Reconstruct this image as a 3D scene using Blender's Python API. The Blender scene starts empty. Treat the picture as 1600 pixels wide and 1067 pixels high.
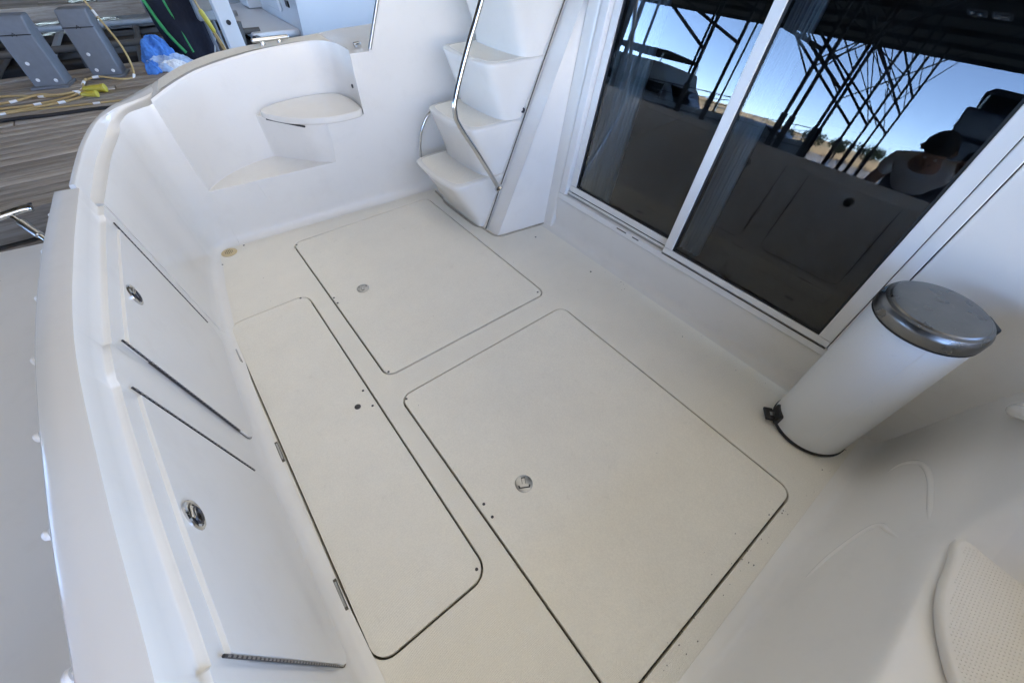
import bpy, bmesh, math, random
from mathutils import Vector, Matrix
random.seed(7)
R = math.radians
scene = bpy.context.scene
col = scene.collection

# ------------------------------------------------------------------ camera
cam_d = bpy.data.cameras.new('camera')
cam_d.sensor_width = 36.0
cam_d.sensor_fit = 'HORIZONTAL'
cam_d.lens = 13.96
cam_d.clip_start = 0.02
cam_d.clip_end = 6000
cam = bpy.data.objects.new('camera', cam_d)
right = Vector((0.787, -0.617, 0.018)); down = Vector((-0.449, -0.594, -0.668)); fwd = Vector((0.422, 0.517, -0.744))
fwd.normalize(); right = (right - fwd * right.dot(fwd)).normalized(); up = right.cross(fwd)
m = Matrix.Identity(4)
for i in range(3):
    m[i][0] = right[i]; m[i][1] = up[i]; m[i][2] = -fwd[i]
m.translation = (0, 0, 1.5)
cam.matrix_world = m
col.objects.link(cam)
scene.camera = cam

# ------------------------------------------------------------------ sky, sun, exposure
SUN_EL, SUN_AZ = R(50), R(75)          # azimuth measured from +X towards +Y
sun_dir = Vector((math.cos(SUN_EL) * math.cos(SUN_AZ), math.cos(SUN_EL) * math.sin(SUN_AZ), math.sin(SUN_EL)))
world = bpy.data.worlds.new('World'); scene.world = world; world.use_nodes = True
wn = world.node_tree
sky = wn.nodes.new('ShaderNodeTexSky'); sky.sky_type = 'NISHITA'; sky.sun_disc = False
sky.sun_elevation = SUN_EL; sky.sun_rotation = math.pi / 2 - SUN_AZ
sky.air_density = 0.5; sky.dust_density = 0.0; sky.ozone_density = 1.0; sky.altitude = 3000
wn.nodes['Background'].inputs['Strength'].default_value = 0.128
wn.links.new(sky.outputs[0], wn.nodes['Background'].inputs['Color'])
sl = bpy.data.lights.new('sun', 'SUN'); sl.energy = 3.0; sl.angle = R(0.5); sl.color = (1.0, 0.93, 0.83)
sun = bpy.data.objects.new('sun', sl); sun.rotation_euler = sun_dir.to_track_quat('Z', 'Y').to_euler()
sun.location = (0, 0, 30); col.objects.link(sun)
scene.view_settings.view_transform = 'Standard'; scene.view_settings.look = 'None'
scene.view_settings.exposure = 4.8; scene.view_settings.gamma = 1.0
scene.view_settings.use_curve_mapping = False
scene.cycles.use_denoising = True
scene.cycles.max_bounces = 10; scene.cycles.diffuse_bounces = 5; scene.cycles.transparent_max_bounces = 12
scene.cycles.sample_clamp_indirect = 6.0

# ------------------------------------------------------------------ materials
def mat(name, base, rough=0.5, metal=0.0, noise=None, bump=None, coat=0.0, ior=1.5, second=None, rvar=0.0):
    """noise=(scale, amount); bump=(scale, strength, distance); second=(colour, scale, threshold, amount) for stains"""
    ma = bpy.data.materials.new(name); ma.use_nodes = True
    nt = ma.node_tree; b = nt.nodes['Principled BSDF']
    b.inputs['Base Color'].default_value = (*base, 1); b.inputs['Roughness'].default_value = rough
    b.inputs['Metallic'].default_value = metal; b.inputs['IOR'].default_value = ior
    b.inputs['Coat Weight'].default_value = coat; b.inputs['Coat Roughness'].default_value = 0.05
    tc = nt.nodes.new('ShaderNodeTexCoord')
    out = None
    if noise:
        n = nt.nodes.new('ShaderNodeTexNoise'); n.inputs['Scale'].default_value = noise[0]; n.inputs['Detail'].default_value = 6
        nt.links.new(tc.outputs['Object'], n.inputs['Vector'])
        mx = nt.nodes.new('ShaderNodeMix'); mx.data_type = 'RGBA'
        mx.inputs['A'].default_value = (*[c * (1 - noise[1]) for c in base], 1)
        mx.inputs['B'].default_value = (*[min(1, c * (1 + noise[1])) for c in base], 1)
        nt.links.new(n.outputs['Fac'], mx.inputs['Factor']); out = mx.outputs['Result']
        if rvar:
            mr = nt.nodes.new('ShaderNodeMapRange'); mr.inputs['To Min'].default_value = max(0.02, rough - rvar); mr.inputs['To Max'].default_value = rough + rvar
            nt.links.new(n.outputs['Fac'], mr.inputs['Value']); nt.links.new(mr.outputs['Result'], b.inputs['Roughness'])
    if second:
        n2 = nt.nodes.new('ShaderNodeTexNoise'); n2.inputs['Scale'].default_value = second[1]; n2.inputs['Detail'].default_value = 8
        n2.inputs['Roughness'].default_value = 0.7
        nt.links.new(tc.outputs['Object'], n2.inputs['Vector'])
        cr = nt.nodes.new('ShaderNodeMapRange'); cr.inputs['From Min'].default_value = second[2]; cr.inputs['From Max'].default_value = second[2] + 0.15
        cr.inputs['To Max'].default_value = second[3]
        nt.links.new(n2.outputs['Fac'], cr.inputs['Value'])
        m2 = nt.nodes.new('ShaderNodeMix'); m2.data_type = 'RGBA'
        if out: nt.links.new(out, m2.inputs['A'])
        else: m2.inputs['A'].default_value = (*base, 1)
        m2.inputs['B'].default_value = (*second[0], 1)
        nt.links.new(cr.outputs['Result'], m2.inputs['Factor']); out = m2.outputs['Result']
    if out: nt.links.new(out, b.inputs['Base Color'])
    if bump:
        nb = nt.nodes.new('ShaderNodeTexNoise'); nb.inputs['Scale'].default_value = bump[0]; nb.inputs['Detail'].default_value = 2
        nt.links.new(tc.outputs['Object'], nb.inputs['Vector'])
        bp = nt.nodes.new('ShaderNodeBump'); bp.inputs['Strength'].default_value = bump[1]; bp.inputs['Distance'].default_value = bump[2]
        nt.links.new(nb.outputs['Fac'], bp.inputs['Height']); nt.links.new(bp.outputs['Normal'], b.inputs['Normal'])
    return ma

M = {}
M['gelcoat'] = mat('gelcoat', (0.83, 0.805, 0.75), 0.17, noise=(2.5, 0.025), bump=(4, 0.06, 0.01), second=((0.66, 0.635, 0.58), 7, 0.52, 0.14), rvar=0.05)
M['step_white'] = mat('step_white', (0.815, 0.79, 0.73), 0.2, noise=(4, 0.03), bump=(8, 0.06, 0.01), second=((0.66, 0.63, 0.56), 12, 0.52, 0.12), rvar=0.07)
M['nonskid'] = mat('nonskid', (0.845, 0.805, 0.705), 0.5, noise=(1.6, 0.03), second=((0.55, 0.50, 0.42), 22, 0.62, 0.28), rvar=0.08)
nt = M['nonskid'].node_tree                                   # fine moulded tread pattern
tcn = nt.nodes.new('ShaderNodeTexCoord'); vor = nt.nodes.new('ShaderNodeTexVoronoi'); vor.inputs['Scale'].default_value = 260; vor.inputs['Randomness'].default_value = 0.15
bpn = nt.nodes.new('ShaderNodeBump'); bpn.inputs['Strength'].default_value = 0.55; bpn.inputs['Distance'].default_value = 0.002
nt.links.new(tcn.outputs['Object'], vor.inputs['Vector']); nt.links.new(vor.outputs['Distance'], bpn.inputs['Height']); nt.links.new(bpn.outputs['Normal'], nt.nodes['Principled BSDF'].inputs['Normal'])
pb = nt.nodes['Principled BSDF']; src = pb.inputs['Base Color'].links[0].from_socket
n3 = nt.nodes.new('ShaderNodeTexNoise'); n3.inputs['Scale'].default_value = 210; n3.inputs['Detail'].default_value = 3; nt.links.new(tcn.outputs['Object'], n3.inputs['Vector'])
n4 = nt.nodes.new('ShaderNodeTexNoise'); n4.inputs['Scale'].default_value = 5.5; n4.inputs['Detail'].default_value = 9; n4.inputs['Roughness'].default_value = 0.72; nt.links.new(tcn.outputs['Object'], n4.inputs['Vector'])
r3 = nt.nodes.new('ShaderNodeMapRange'); r3.inputs['From Min'].default_value = 0.3; r3.inputs['From Max'].default_value = 0.7; r3.inputs['To Min'].default_value = 0.95; r3.inputs['To Max'].default_value = 1.04; nt.links.new(n3.outputs['Fac'], r3.inputs['Value'])
r4 = nt.nodes.new('ShaderNodeMapRange'); r4.inputs['From Min'].default_value = 0.3; r4.inputs['From Max'].default_value = 0.75; r4.inputs['To Min'].default_value = 1.03; r4.inputs['To Max'].default_value = 0.965; nt.links.new(n4.outputs['Fac'], r4.inputs['Value'])
mm = nt.nodes.new('ShaderNodeMath'); mm.operation = 'MULTIPLY'; nt.links.new(r3.outputs[0], mm.inputs[0]); nt.links.new(r4.outputs[0], mm.inputs[1])
hv_ = nt.nodes.new('ShaderNodeHueSaturation'); nt.links.new(src, hv_.inputs['Color']); nt.links.new(mm.outputs[0], hv_.inputs['Value']); nt.links.new(hv_.outputs[0], pb.inputs['Base Color'])
M['caulk'] = mat('old_caulk', (0.42, 0.38, 0.30), 0.7, noise=(40, 0.35))
M['gutter'] = mat('gutter', (0.10, 0.09, 0.07), 0.8, noise=(30, 0.4))
M['frame'] = mat('frame_white', (0.80, 0.79, 0.76), 0.35, noise=(6, 0.02), second=((0.5, 0.47, 0.4), 20, 0.64, 0.4))
M['steel'] = mat('stainless', (0.62, 0.62, 0.61), 0.12, 1.0, noise=(40, 0.06), rvar=0.05)
M['steel_dull'] = mat('stainless_dull', (0.45, 0.45, 0.44), 0.35, 1.0, noise=(60, 0.15), rvar=0.12)
M['lid_steel'] = mat('lid_steel', (0.20, 0.195, 0.185), 0.30, 1.0, noise=(22, 0.22), rvar=0.14, second=((0.30, 0.28, 0.25), 35, 0.58, 0.6))
M['dark_metal'] = mat('dark_metal', (0.06, 0.06, 0.065), 0.4, 0.6, noise=(80, 0.4))
M['hinge_metal'] = mat('hinge_metal', (0.30, 0.29, 0.28), 0.45, 0.7, noise=(200, 0.3))
M['black'] = mat('black_plastic', (0.018, 0.018, 0.02), 0.45, noise=(40, 0.2))
M['rubber'] = mat('rubber', (0.012, 0.012, 0.013), 0.6)
M['bin_white'] = mat('bin_white', (0.76, 0.775, 0.77), 0.28, noise=(4, 0.03), coat=0.2, second=((0.45, 0.43, 0.39), 30, 0.64, 0.5))
M['pad'] = mat('pad', (0.78, 0.74, 0.66), 0.6, noise=(6, 0.04))
M['drain'] = mat('drain_beige', (0.64, 0.52, 0.30), 0.5, noise=(30, 0.08))
M['wood'] = None
M['grey_plastic'] = mat('grey_plastic', (0.16, 0.175, 0.20), 0.55, noise=(14, 0.18), second=((0.3, 0.3, 0.3), 18, 0.62, 0.5))
M['cord'] = mat('yellow_cord', (0.47, 0.33, 0.14), 0.55, noise=(40, 0.15))
M['plug'] = mat('yellow_plug', (0.52, 0.43, 0.05), 0.45, noise=(30, 0.1))
M['white_tag'] = mat('white_tag', (0.8, 0.8, 0.8), 0.5)
M['blue_cloth'] = mat('blue_cloth', (0.07, 0.22, 0.60), 0.85, noise=(30, 0.35), bump=(40, 0.5, 0.01))
M['light_cloth'] = mat('light_cloth', (0.40, 0.52, 0.72), 0.85, noise=(30, 0.2), bump=(40, 0.5, 0.01))
M['navy'] = mat('navy_fabric', (0.008, 0.010, 0.022), 0.85, noise=(12, 0.4), bump=(14, 0.5, 0.03))
M['green'] = mat('green_trim', (0.04, 0.33, 0.10), 0.6, noise=(20, 0.2))
M['post_paint'] = mat('post_paint', (0.70, 0.73, 0.75), 0.45, noise=(5, 0.05), second=((0.45, 0.36, 0.25), 12, 0.66, 0.5))
M['shed_steel'] = mat('shed_steel', (0.10, 0.095, 0.09), 0.7, noise=(8, 0.25))
M['roof'] = mat('roof_sheet', (0.20, 0.17, 0.13), 0.7, noise=(2, 0.2))
M['hull_white'] = mat('hull_white', (0.76, 0.78, 0.80), 0.25, noise=(1.5, 0.04), second=((0.5, 0.48, 0.42), 3, 0.64, 0.4))
M['hull_dark'] = mat('hull_dark', (0.02, 0.03, 0.06), 0.25, noise=(1.5, 0.1))  # shade on the cruiser astern is put into this hull colour
M['hull_grey'] = mat('hull_grey', (0.30, 0.33, 0.36), 0.4, noise=(1.5, 0.06))
M['canvas'] = mat('canvas', (0.035, 0.035, 0.04), 0.8, noise=(6, 0.3))
M['brown_canvas'] = mat('brown_canvas', (0.10, 0.07, 0.05), 0.8, noise=(6, 0.3))
M['cabin_glass'] = mat('cabin_glass', (0.01, 0.012, 0.014), 0.05)
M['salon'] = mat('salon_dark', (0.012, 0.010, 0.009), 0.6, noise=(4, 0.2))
M['curtain'] = mat('curtain', (0.72, 0.74, 0.76), 0.9, noise=(20, 0.06))
M['skin'] = mat('skin', (0.42, 0.24, 0.16), 0.5, noise=(20, 0.08))
M['shirt'] = mat('white_shirt', (0.72, 0.72, 0.73), 0.9, noise=(20, 0.05), bump=(9, 0.5, 0.03))
M['shorts'] = mat('dark_shorts', (0.03, 0.03, 0.04), 0.9, noise=(20, 0.2))
M['hair'] = mat('dark_hair', (0.012, 0.01, 0.008), 0.6, noise=(60, 0.4))
M['dry_hill'] = mat('dry_hill', (0.30, 0.23, 0.14), 0.95, noise=(0.05, 0.3), second=((0.07, 0.09, 0.04), 0.035, 0.5, 0.9))
M['leaf'] = mat('leaf', (0.055, 0.075, 0.03), 0.7, noise=(2, 0.5))
M['bark'] = mat('bark', (0.10, 0.075, 0.05), 0.9, noise=(6, 0.3))
M['label'] = mat('meter_face', (0.5, 0.5, 0.48), 0.4)

def wood_mat(name, c1, c2, axis_scale):
    ma = bpy.data.materials.new(name); ma.use_nodes = True; nt = ma.node_tree; b = nt.nodes['Principled BSDF']
    b.inputs['Roughness'].default_value = 0.85
    tc = nt.nodes.new('ShaderNodeTexCoord'); mp = nt.nodes.new('ShaderNodeMapping'); mp.inputs['Scale'].default_value = axis_scale
    oi = nt.nodes.new('ShaderNodeObjectInfo'); ad = nt.nodes.new('ShaderNodeVectorMath'); ad.operation = 'ADD'
    sc = nt.nodes.new('ShaderNodeVectorMath'); sc.operation = 'SCALE'; sc.inputs[0].default_value = (7, 13, 5)
    nt.links.new(oi.outputs['Random'], sc.inputs['Scale']); nt.links.new(tc.outputs['Object'], ad.inputs[0]); nt.links.new(sc.outputs[0], ad.inputs[1])
    nt.links.new(ad.outputs[0], mp.inputs['Vector'])
    n = nt.nodes.new('ShaderNodeTexNoise'); n.inputs['Scale'].default_value = 4; n.inputs['Detail'].default_value = 8; n.inputs['Roughness'].default_value = 0.7; n.inputs['Distortion'].default_value = 0.6
    nt.links.new(mp.outputs[0], n.inputs['Vector'])
    cr = nt.nodes.new('ShaderNodeValToRGB'); cr.color_ramp.elements[0].position = 0.32; cr.color_ramp.elements[1].position = 0.68
    cr.color_ramp.elements[0].color = (*c1, 1); cr.color_ramp.elements[1].color = (*c2, 1)
    nt.links.new(n.outputs['Fac'], cr.inputs['Fac'])
    hs = nt.nodes.new('ShaderNodeHueSaturation'); mr = nt.nodes.new('ShaderNodeMapRange'); mr.inputs['To Min'].default_value = 0.75; mr.inputs['To Max'].default_value = 1.2
    nt.links.new(oi.outputs['Random'], mr.inputs['Value']); nt.links.new(mr.outputs[0], hs.inputs['Value'])
    nt.links.new(cr.outputs[0], hs.inputs['Color']); nt.links.new(hs.outputs[0], b.inputs['Base Color'])
    bp = nt.nodes.new('ShaderNodeBump'); bp.inputs['Strength'].default_value = 0.6; bp.inputs['Distance'].default_value = 0.004
    nt.links.new(n.outputs['Fac'], bp.inputs['Height']); nt.links.new(bp.outputs[0], b.inputs['Normal'])
    return ma
M['wood'] = wood_mat('dock_wood', (0.21, 0.17, 0.135), (0.46, 0.41, 0.345), (0.6, 9, 9))

def glass_mat(name, tint, ior):
    ma = bpy.data.materials.new(name); ma.use_nodes = True; nt = ma.node_tree
    nt.nodes.remove(nt.nodes['Principled BSDF'])
    fr = nt.nodes.new('ShaderNodeFresnel'); fr.inputs['IOR'].default_value = ior
    tr = nt.nodes.new('ShaderNodeBsdfTransparent'); tr.inputs[0].default_value = (*tint, 1)
    gl = nt.nodes.new('ShaderNodeBsdfGlossy'); gl.inputs['Roughness'].default_value = 0.0; gl.inputs[0].default_value = (1, 1, 1, 1)
    mx = nt.nodes.new('ShaderNodeMixShader')
    nt.links.new(fr.outputs[0], mx.inputs[0]); nt.links.new(tr.outputs[0], mx.inputs[1]); nt.links.new(gl.outputs[0], mx.inputs[2])
    tc = nt.nodes.new('ShaderNodeTexCoord'); nz = nt.nodes.new('ShaderNodeTexNoise'); nz.inputs['Scale'].default_value = 9; nz.inputs['Detail'].default_value = 9; nz.inputs['Roughness'].default_value = .75
    mr = nt.nodes.new('ShaderNodeMapRange'); mr.inputs['From Min'].default_value = .45; mr.inputs['From Max'].default_value = .8; mr.inputs['To Max'].default_value = .009
    df = nt.nodes.new('ShaderNodeBsdfDiffuse'); df.inputs[0].default_value = (.6, .6, .6, 1); m2 = nt.nodes.new('ShaderNodeMixShader')
    nt.links.new(tc.outputs['Object'], nz.inputs['Vector']); nt.links.new(nz.outputs['Fac'], mr.inputs['Value']); nt.links.new(mr.outputs[0], m2.inputs[0])
    nt.links.new(mx.outputs[0], m2.inputs[1]); nt.links.new(df.outputs[0], m2.inputs[2])
    nt.links.new(m2.outputs[0], nt.nodes['Material Output'].inputs[0])
    return ma
M['glass'] = glass_mat('tinted_glass', (0.62, 0.66, 0.69), 1.46)

def translucent_mat(name, tr, di):
    ma = bpy.data.materials.new(name); ma.use_nodes = True; nt = ma.node_tree; nt.nodes.remove(nt.nodes['Principled BSDF'])
    a_ = nt.nodes.new('ShaderNodeBsdfTranslucent'); a_.inputs[0].default_value = (*tr, 1)
    b_ = nt.nodes.new('ShaderNodeBsdfDiffuse'); b_.inputs[0].default_value = (*di, 1)
    ad = nt.nodes.new('ShaderNodeAddShader'); nt.links.new(a_.outputs[0], ad.inputs[0]); nt.links.new(b_.outputs[0], ad.inputs[1])
    nt.links.new(ad.outputs[0], nt.nodes['Material Output'].inputs[0]); return ma
M['fill_panel'] = translucent_mat('fill_translucent', (0.086, 0.082, 0.071), (0.2, 0.18, 0.14))  # for the added top-light strips, warm tint to brighten the floor
def water_mat():
    ma = mat('water', (0.012, 0.02, 0.022), 0.06, ior=1.33)
    nt = ma.node_tree; b = nt.nodes['Principled BSDF']
    tc = nt.nodes.new('ShaderNodeTexCoord'); n = nt.nodes.new('ShaderNodeTexNoise'); n.inputs['Scale'].default_value = 1.4; n.inputs['Detail'].default_value = 5
    bp = nt.nodes.new('ShaderNodeBump'); bp.inputs['Strength'].default_value = 0.5; bp.inputs['Distance'].default_value = 0.15
    nt.links.new(tc.outputs['Object'], n.inputs['Vector']); bp.inputs['Distance'].default_value = 0.6
    nt.links.new(n.outputs[0], bp.inputs['Height']); nt.links.new(bp.outputs[0], b.inputs['Normal'])
    return ma
M['water'] = water_mat()

# ------------------------------------------------------------------ helpers
def link(name, me, material=None, parent=None, smooth=True, bevel=0, seg=3, angle=35):
    o = bpy.data.objects.new(name, me); col.objects.link(o)
    if material is not None and not me.materials: me.materials.append(material)
    if smooth:
        for p in me.polygons: p.use_smooth = True
        if hasattr(me, 'set_sharp_from_angle') and not bevel: me.set_sharp_from_angle(angle=R(angle))
    if bevel:
        bv = o.modifiers.new('bevel', 'BEVEL'); bv.width = bevel; bv.segments = seg; bv.limit_method = 'ANGLE'; bv.angle_limit = R(angle)
        wn_ = o.modifiers.new('wn', 'WEIGHTED_NORMAL'); wn_.keep_sharp = False
    if parent is not None: o.parent = parent
    return o
def mesh(name, verts, faces, material, parent=None, smooth=True, bevel=0, seg=3, angle=35, merge=True):
    bm = bmesh.new()
    vs = [bm.verts.new(v) for v in verts]
    for f in faces:
        try: bm.faces.new([vs[i] for i in f])
        except ValueError: pass
    if merge: bmesh.ops.remove_doubles(bm, verts=bm.verts, dist=2e-4)
    bmesh.ops.recalc_face_normals(bm, faces=bm.faces)
    me = bpy.data.meshes.new(name); bm.to_mesh(me); bm.free()
    return link(name, me, material, parent, smooth, bevel, seg, angle)
def box(name, c, s, material, parent=None, bevel=0.004, rot=None, seg=2):
    x, y, z = [k / 2 for k in s]
    v = [Vector((a * x, b * y, d * z)) for a in (-1, 1) for b in (-1, 1) for d in (-1, 1)]
    if rot is not None: v = [rot @ k for k in v]
    v = [k + Vector(c) for k in v]
    f = [(0, 1, 3, 2), (4, 6, 7, 5), (0, 4, 5, 1), (2, 3, 7, 6), (0, 2, 6, 4), (1, 5, 7, 3)]
    return mesh(name, v, f, material, parent, bevel=bevel, seg=seg)
def loft(name, rows, material, parent=None, closed=False, caps=False, bevel=0, smooth=True, angle=35, seg=3):
    n = len(rows[0]); v = [p for r in rows for p in r]; f = []
    for i in range(len(rows) - 1):
        for j in range(n if closed else n - 1):
            k = (j + 1) % n
            f.append((i * n + j, i * n + k, (i + 1) * n + k, (i + 1) * n + j))
    if caps:
        f.append(tuple(range(n))); f.append(tuple((len(rows) - 1) * n + j for j in range(n)))
    return mesh(name, v, f, material, parent, smooth=smooth, bevel=bevel, angle=angle, seg=seg)
def crom(pts, per=8, closed=False):
    """Catmull-Rom through tuples of any length"""
    out = []; n = len(pts)
    rng = n if closed else n - 1
    for i in range(rng):
        g = lambda k: pts[k % n] if closed else pts[max(0, min(n - 1, k))]
        p0, p1, p2, p3 = g(i - 1), g(i), g(i + 1), g(i + 2)
        for t in range(per):
            t = t / per
            out.append(tuple(0.5 * (2 * b + (c - a) * t + (2 * a - 5 * b + 4 * c - d) * t * t + (3 * b - a - 3 * c + d) * t ** 3) for a, b, c, d in zip(p0, p1, p2, p3)))
    if not closed: out.append(tuple(pts[-1]))
    return out
def tube(name, pts, r, material, parent=None, sides=10, smooth_path=0, closed=False):
    if smooth_path: pts = crom(pts, smooth_path, closed)
    P = [Vector(p) for p in pts]; rows = []; up_ = None; n = len(P)
    for i, p in enumerate(P):
        if closed: t = (P[(i + 1) % n] - P[i - 1]).normalized()
        else: t = (P[min(i + 1, n - 1)] - P[max(i - 1, 0)]).normalized()
        if up_ is None: up_ = t.orthogonal().normalized()
        up_ = (up_ - t * up_.dot(t)).normalized(); b = t.cross(up_)
        rr = r[i * (len(r) - 1) // max(1, n - 1)] if isinstance(r, (list, tuple)) else r
        rows.append([tuple(p + (up_ * math.cos(a) + b * math.sin(a)) * rr) for a in [2 * math.pi * k / sides for k in range(sides)]])
    if closed: rows.append(rows[0]); return loft(name, rows, material, parent, True, False)
    return loft(name, rows, material, parent, True, True, angle=50)
def lathe(name, prof, c, material, parent=None, n=32, basis=None, bevel=0, angle=35):
    """prof [(r, h)], axis +Z unless basis given"""
    B = basis or Matrix.Identity(3); c = Vector(c); rows = []
    for r, h in prof:
        rows.append([tuple(c + B @ Vector((max(r, 1e-4) * math.cos(2 * math.pi * k / n), max(r, 1e-4) * math.sin(2 * math.pi * k / n), h))) for k in range(n)])
    return loft(name, rows, material, parent, True, True, bevel=bevel, angle=angle)
def prism(name, outline, z0, z1, material, parent=None, bevel=0.004, seg=2, angle=35):
    n = len(outline); v = [(x, y, z0) for x, y in outline] + [(x, y, z1) for x, y in outline]
    f = [tuple(range(n))[::-1], tuple(range(n, 2 * n))] + [(i, (i + 1) % n, n + (i + 1) % n, n + i) for i in range(n)]
    return mesh(name, v, f, material, parent, bevel=bevel, seg=seg, angle=angle)
def rrect(x0, x1, y0, y1, r, n=8):
    o = []
    for cx, cy, a in ((x1 - r, y1 - r, 0), (x0 + r, y1 - r, 90), (x0 + r, y0 + r, 180), (x1 - r, y0 + r, 270)):
        for k in range(n + 1):
            t = R(a + 90 * k / n); o.append((cx + r * math.cos(t), cy + r * math.sin(t)))
    return o
def empty(name, loc, label, cat, group=None):
    o = bpy.data.objects.new(name, None); col.objects.link(o); o.location = loc; o.empty_display_size = 0.2
    o['label'] = label; o['category'] = cat
    if group: o['group'] = group
    return o
def tag(o, label=None, cat=None, group=None, kind=None):
    if label: o['label'] = label
    if cat: o['category'] = cat
    if group: o['group'] = group
    if kind: o['kind'] = kind
    return o
def lerp(a, b, t): return tuple(x + (y - x) * t for x, y in zip(a, b))

# ------------------------------------------------------------------ the setting: water, hills
bm = bmesh.new(); bmesh.ops.create_grid(bm, x_segments=2, y_segments=2, size=2500)
me = bpy.data.meshes.new('water'); bm.to_mesh(me); bm.free()
w = link('water', me, M['water']); w.location = (0, 0, -0.62); tag(w, kind='structure')
rows = []
for j in range(61):
    y = -260 + j * 11; row = []
    for i, (x, hh) in enumerate(((-150, -1.2), (-160, 0.6), (-185, 2.6), (-230, 5.0), (-320, 7.5), (-420, 3))):
        row.append((x + random.uniform(-5, 5), y, hh * (0.8 + 0.25 * math.sin(y * 0.021 + i) + random.uniform(-.08, .08)) if hh > 0 else hh))
    rows.append(row)
h = loft('hills', rows, M['dry_hill']); tag(h, kind='structure')

# ------------------------------------------------------------------ our boat
boat = empty('motor_boat', (0, 0, 0), 'white motor boat cockpit with floor hatches, moulded steps and sliding glass doors', 'boat')
G = M['gelcoat']

# floor with openings for the three hatches
hatches = [(0.243, 1.235, 1.212, 2.556, 0.055), (0.236, 1.235, -0.225, 1.085, 0.055), (-0.255, 0.158, 0.268, 2.018, 0.065)]
bm = bmesh.new()
def loop(pts, z):
    vs = [bm.verts.new((x, y, z)) for x, y in pts]
    return vs, [bm.edges.new((vs[i], vs[(i + 1) % len(vs)])) for i in range(len(vs))]
ov, oe = loop([(-0.42, -0.6), (1.80, -0.6), (1.80, 2.95), (-0.42, 2.95)], 0)
edges = list(oe); holes = []
for (x0, x1, y0, y1, r) in hatches:
    hv, he = loop(rrect(x0, x1, y0, y1, r), 0); edges += he; holes.append((hv, he))
bmesh.ops.triangle_fill(bm, use_beauty=True, use_dissolve=False, edges=edges)
for f in bm.faces:
    if f.normal.z < 0: f.normal_flip()
for hv, he in holes:                                       # lip: small chamfer then down into the gutter
    n = len(hv); cx = sum(v.co.x for v in hv) / n; cy = sum(v.co.y for v in hv) / n
    prev = hv
    for (ins, dz) in ((0.0022, -0.0025), (0.0024, -0.03)):
        cur = []
        for v in hv:
            d = Vector((v.co.x - cx, v.co.y - cy)); sx = 1 if d.x > 0 else -1; sy = 1 if d.y > 0 else -1
            cur.append(bm.verts.new((v.co.x - sx * ins, v.co.y - sy * ins, dz)))
        for i in range(n): bm.faces.new((prev[i], prev[(i + 1) % n], cur[(i + 1) % n], cur[i]))
        prev = cur
me = bpy.data.meshes.new('cockpit_floor'); bm.to_mesh(me); bm.free()
floor = link('cockpit_floor', me, M['nonskid'], boat, smooth=False)
prism('gutter_pan', [(-0.40, -0.58), (1.78, -0.58), (1.78, 2.93), (-0.40, 2.93)], -0.06, -0.028, M['gutter'], boat, bevel=0)

lids = []
for i, (x0, x1, y0, y1, r) in enumerate(hatches):
    g = 0.0098
    lid = prism('hatch_lid', rrect(x0 + g, x1 - g, y0 + g, y1 - g, r - g), -0.024, 0.0015 + 0.001 * i, M['nonskid'], boat, bevel=0.003, seg=2)
    lids.append(lid)
tag(lids[0], 'floor hatch lid in front of the moulded steps'); tag(lids[1], 'large floor hatch lid nearest the sliding door and bin'); tag(lids[2], 'long narrow floor hatch lid beside the transom')

def flush_latch(c, r, ang, parent):
    t = lathe('latch', [(r, -0.004), (r, 0.0045), (r * .93, 0.006), (0.0, 0.006)], (c[0], c[1], 0), M['steel_dull'], parent, 28)
    ca, sa = math.cos(ang), math.sin(ang)
    rot = lambda p: (c[0] + p[0] * ca - p[1] * sa, c[1] + p[0] * sa + p[1] * ca)
    shape = lambda k: [rot((x * r * k, y * r * k)) for x, y in ((-.22, -.72), (.22, -.72), (.22, .1), (.7, .22), (.62, .55), (-.62, .55), (-.7, .22), (-.22, .1))]
    prism('latch_recess', shape(1.0), 0.0061, 0.0068, M['dark_metal'], parent, bevel=0)
    prism('latch_handle', shape(0.78), 0.0068, 0.0085, M['steel_dull'], parent, bevel=0.0008)
flush_latch((0.423, 1.874), 0.034, R(-20), lids[0])
flush_latch((0.434, 0.437), 0.034, R(150), lids[1])
lathe('finger_hole', [(0.0135, -0.002), (0.0135, 0.0048), (0.011, 0.0055), (0, 0.0045)], (0.074, 1.146, 0), M['dark_metal'], lids[2], 20)
screw_me = None
def screw(x, y, z, parent, r=0.0055):
    global screw_me
    if screw_me is None:
        o = lathe('screw', [(r, -0.002), (r, 0.001), (r * .6, 0.0022), (0, 0.0018)], (0, 0, 0), M['dark_metal'], None, 10); screw_me = o.data
    else:
        o = bpy.data.objects.new('screw', screw_me); col.objects.link(o)
    o.location = (x, y, z); o.parent = parent
for x, y in ((.262, 1.895), (.262, 1.842), (.268, 1.242), (.265, 2.52), (1.20, 1.25)): screw(x, y, .0015, lids[0])
for x, y in ((.268, .468), (.266, .412), (.262, 1.055)): screw(x, y, .0025, lids[1])
for x, y in ((.128, 1.212), (.128, 1.112), (.125, .308), (.115, 2.0)): screw(x, y, .0035, lids[2])
for x, y in ((1.27, 2.66), (-.001, 2.715), (-.155, 2.58), (1.69, 1.76), (1.55, 1.68), (1.58, 1.2)): screw(x, y, .0005, floor, 0.0055)
for ya, yb in ((1.715, 1.82), (1.09, 1.185), (.468, .566)):       # hinges of the long lid
    hb = box('hinge', (-0.2595, (ya + yb) / 2, 0.001), (0.011, yb - ya + .010, 0.006), M['gutter'], lids[2], bevel=0.002)
    tube('hinge_pin', [(-0.2595, ya + .006, 0.0035), (-0.2595, yb - .006, 0.0035)], 0.0035, M['steel_dull'], lids[2], 8)
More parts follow.
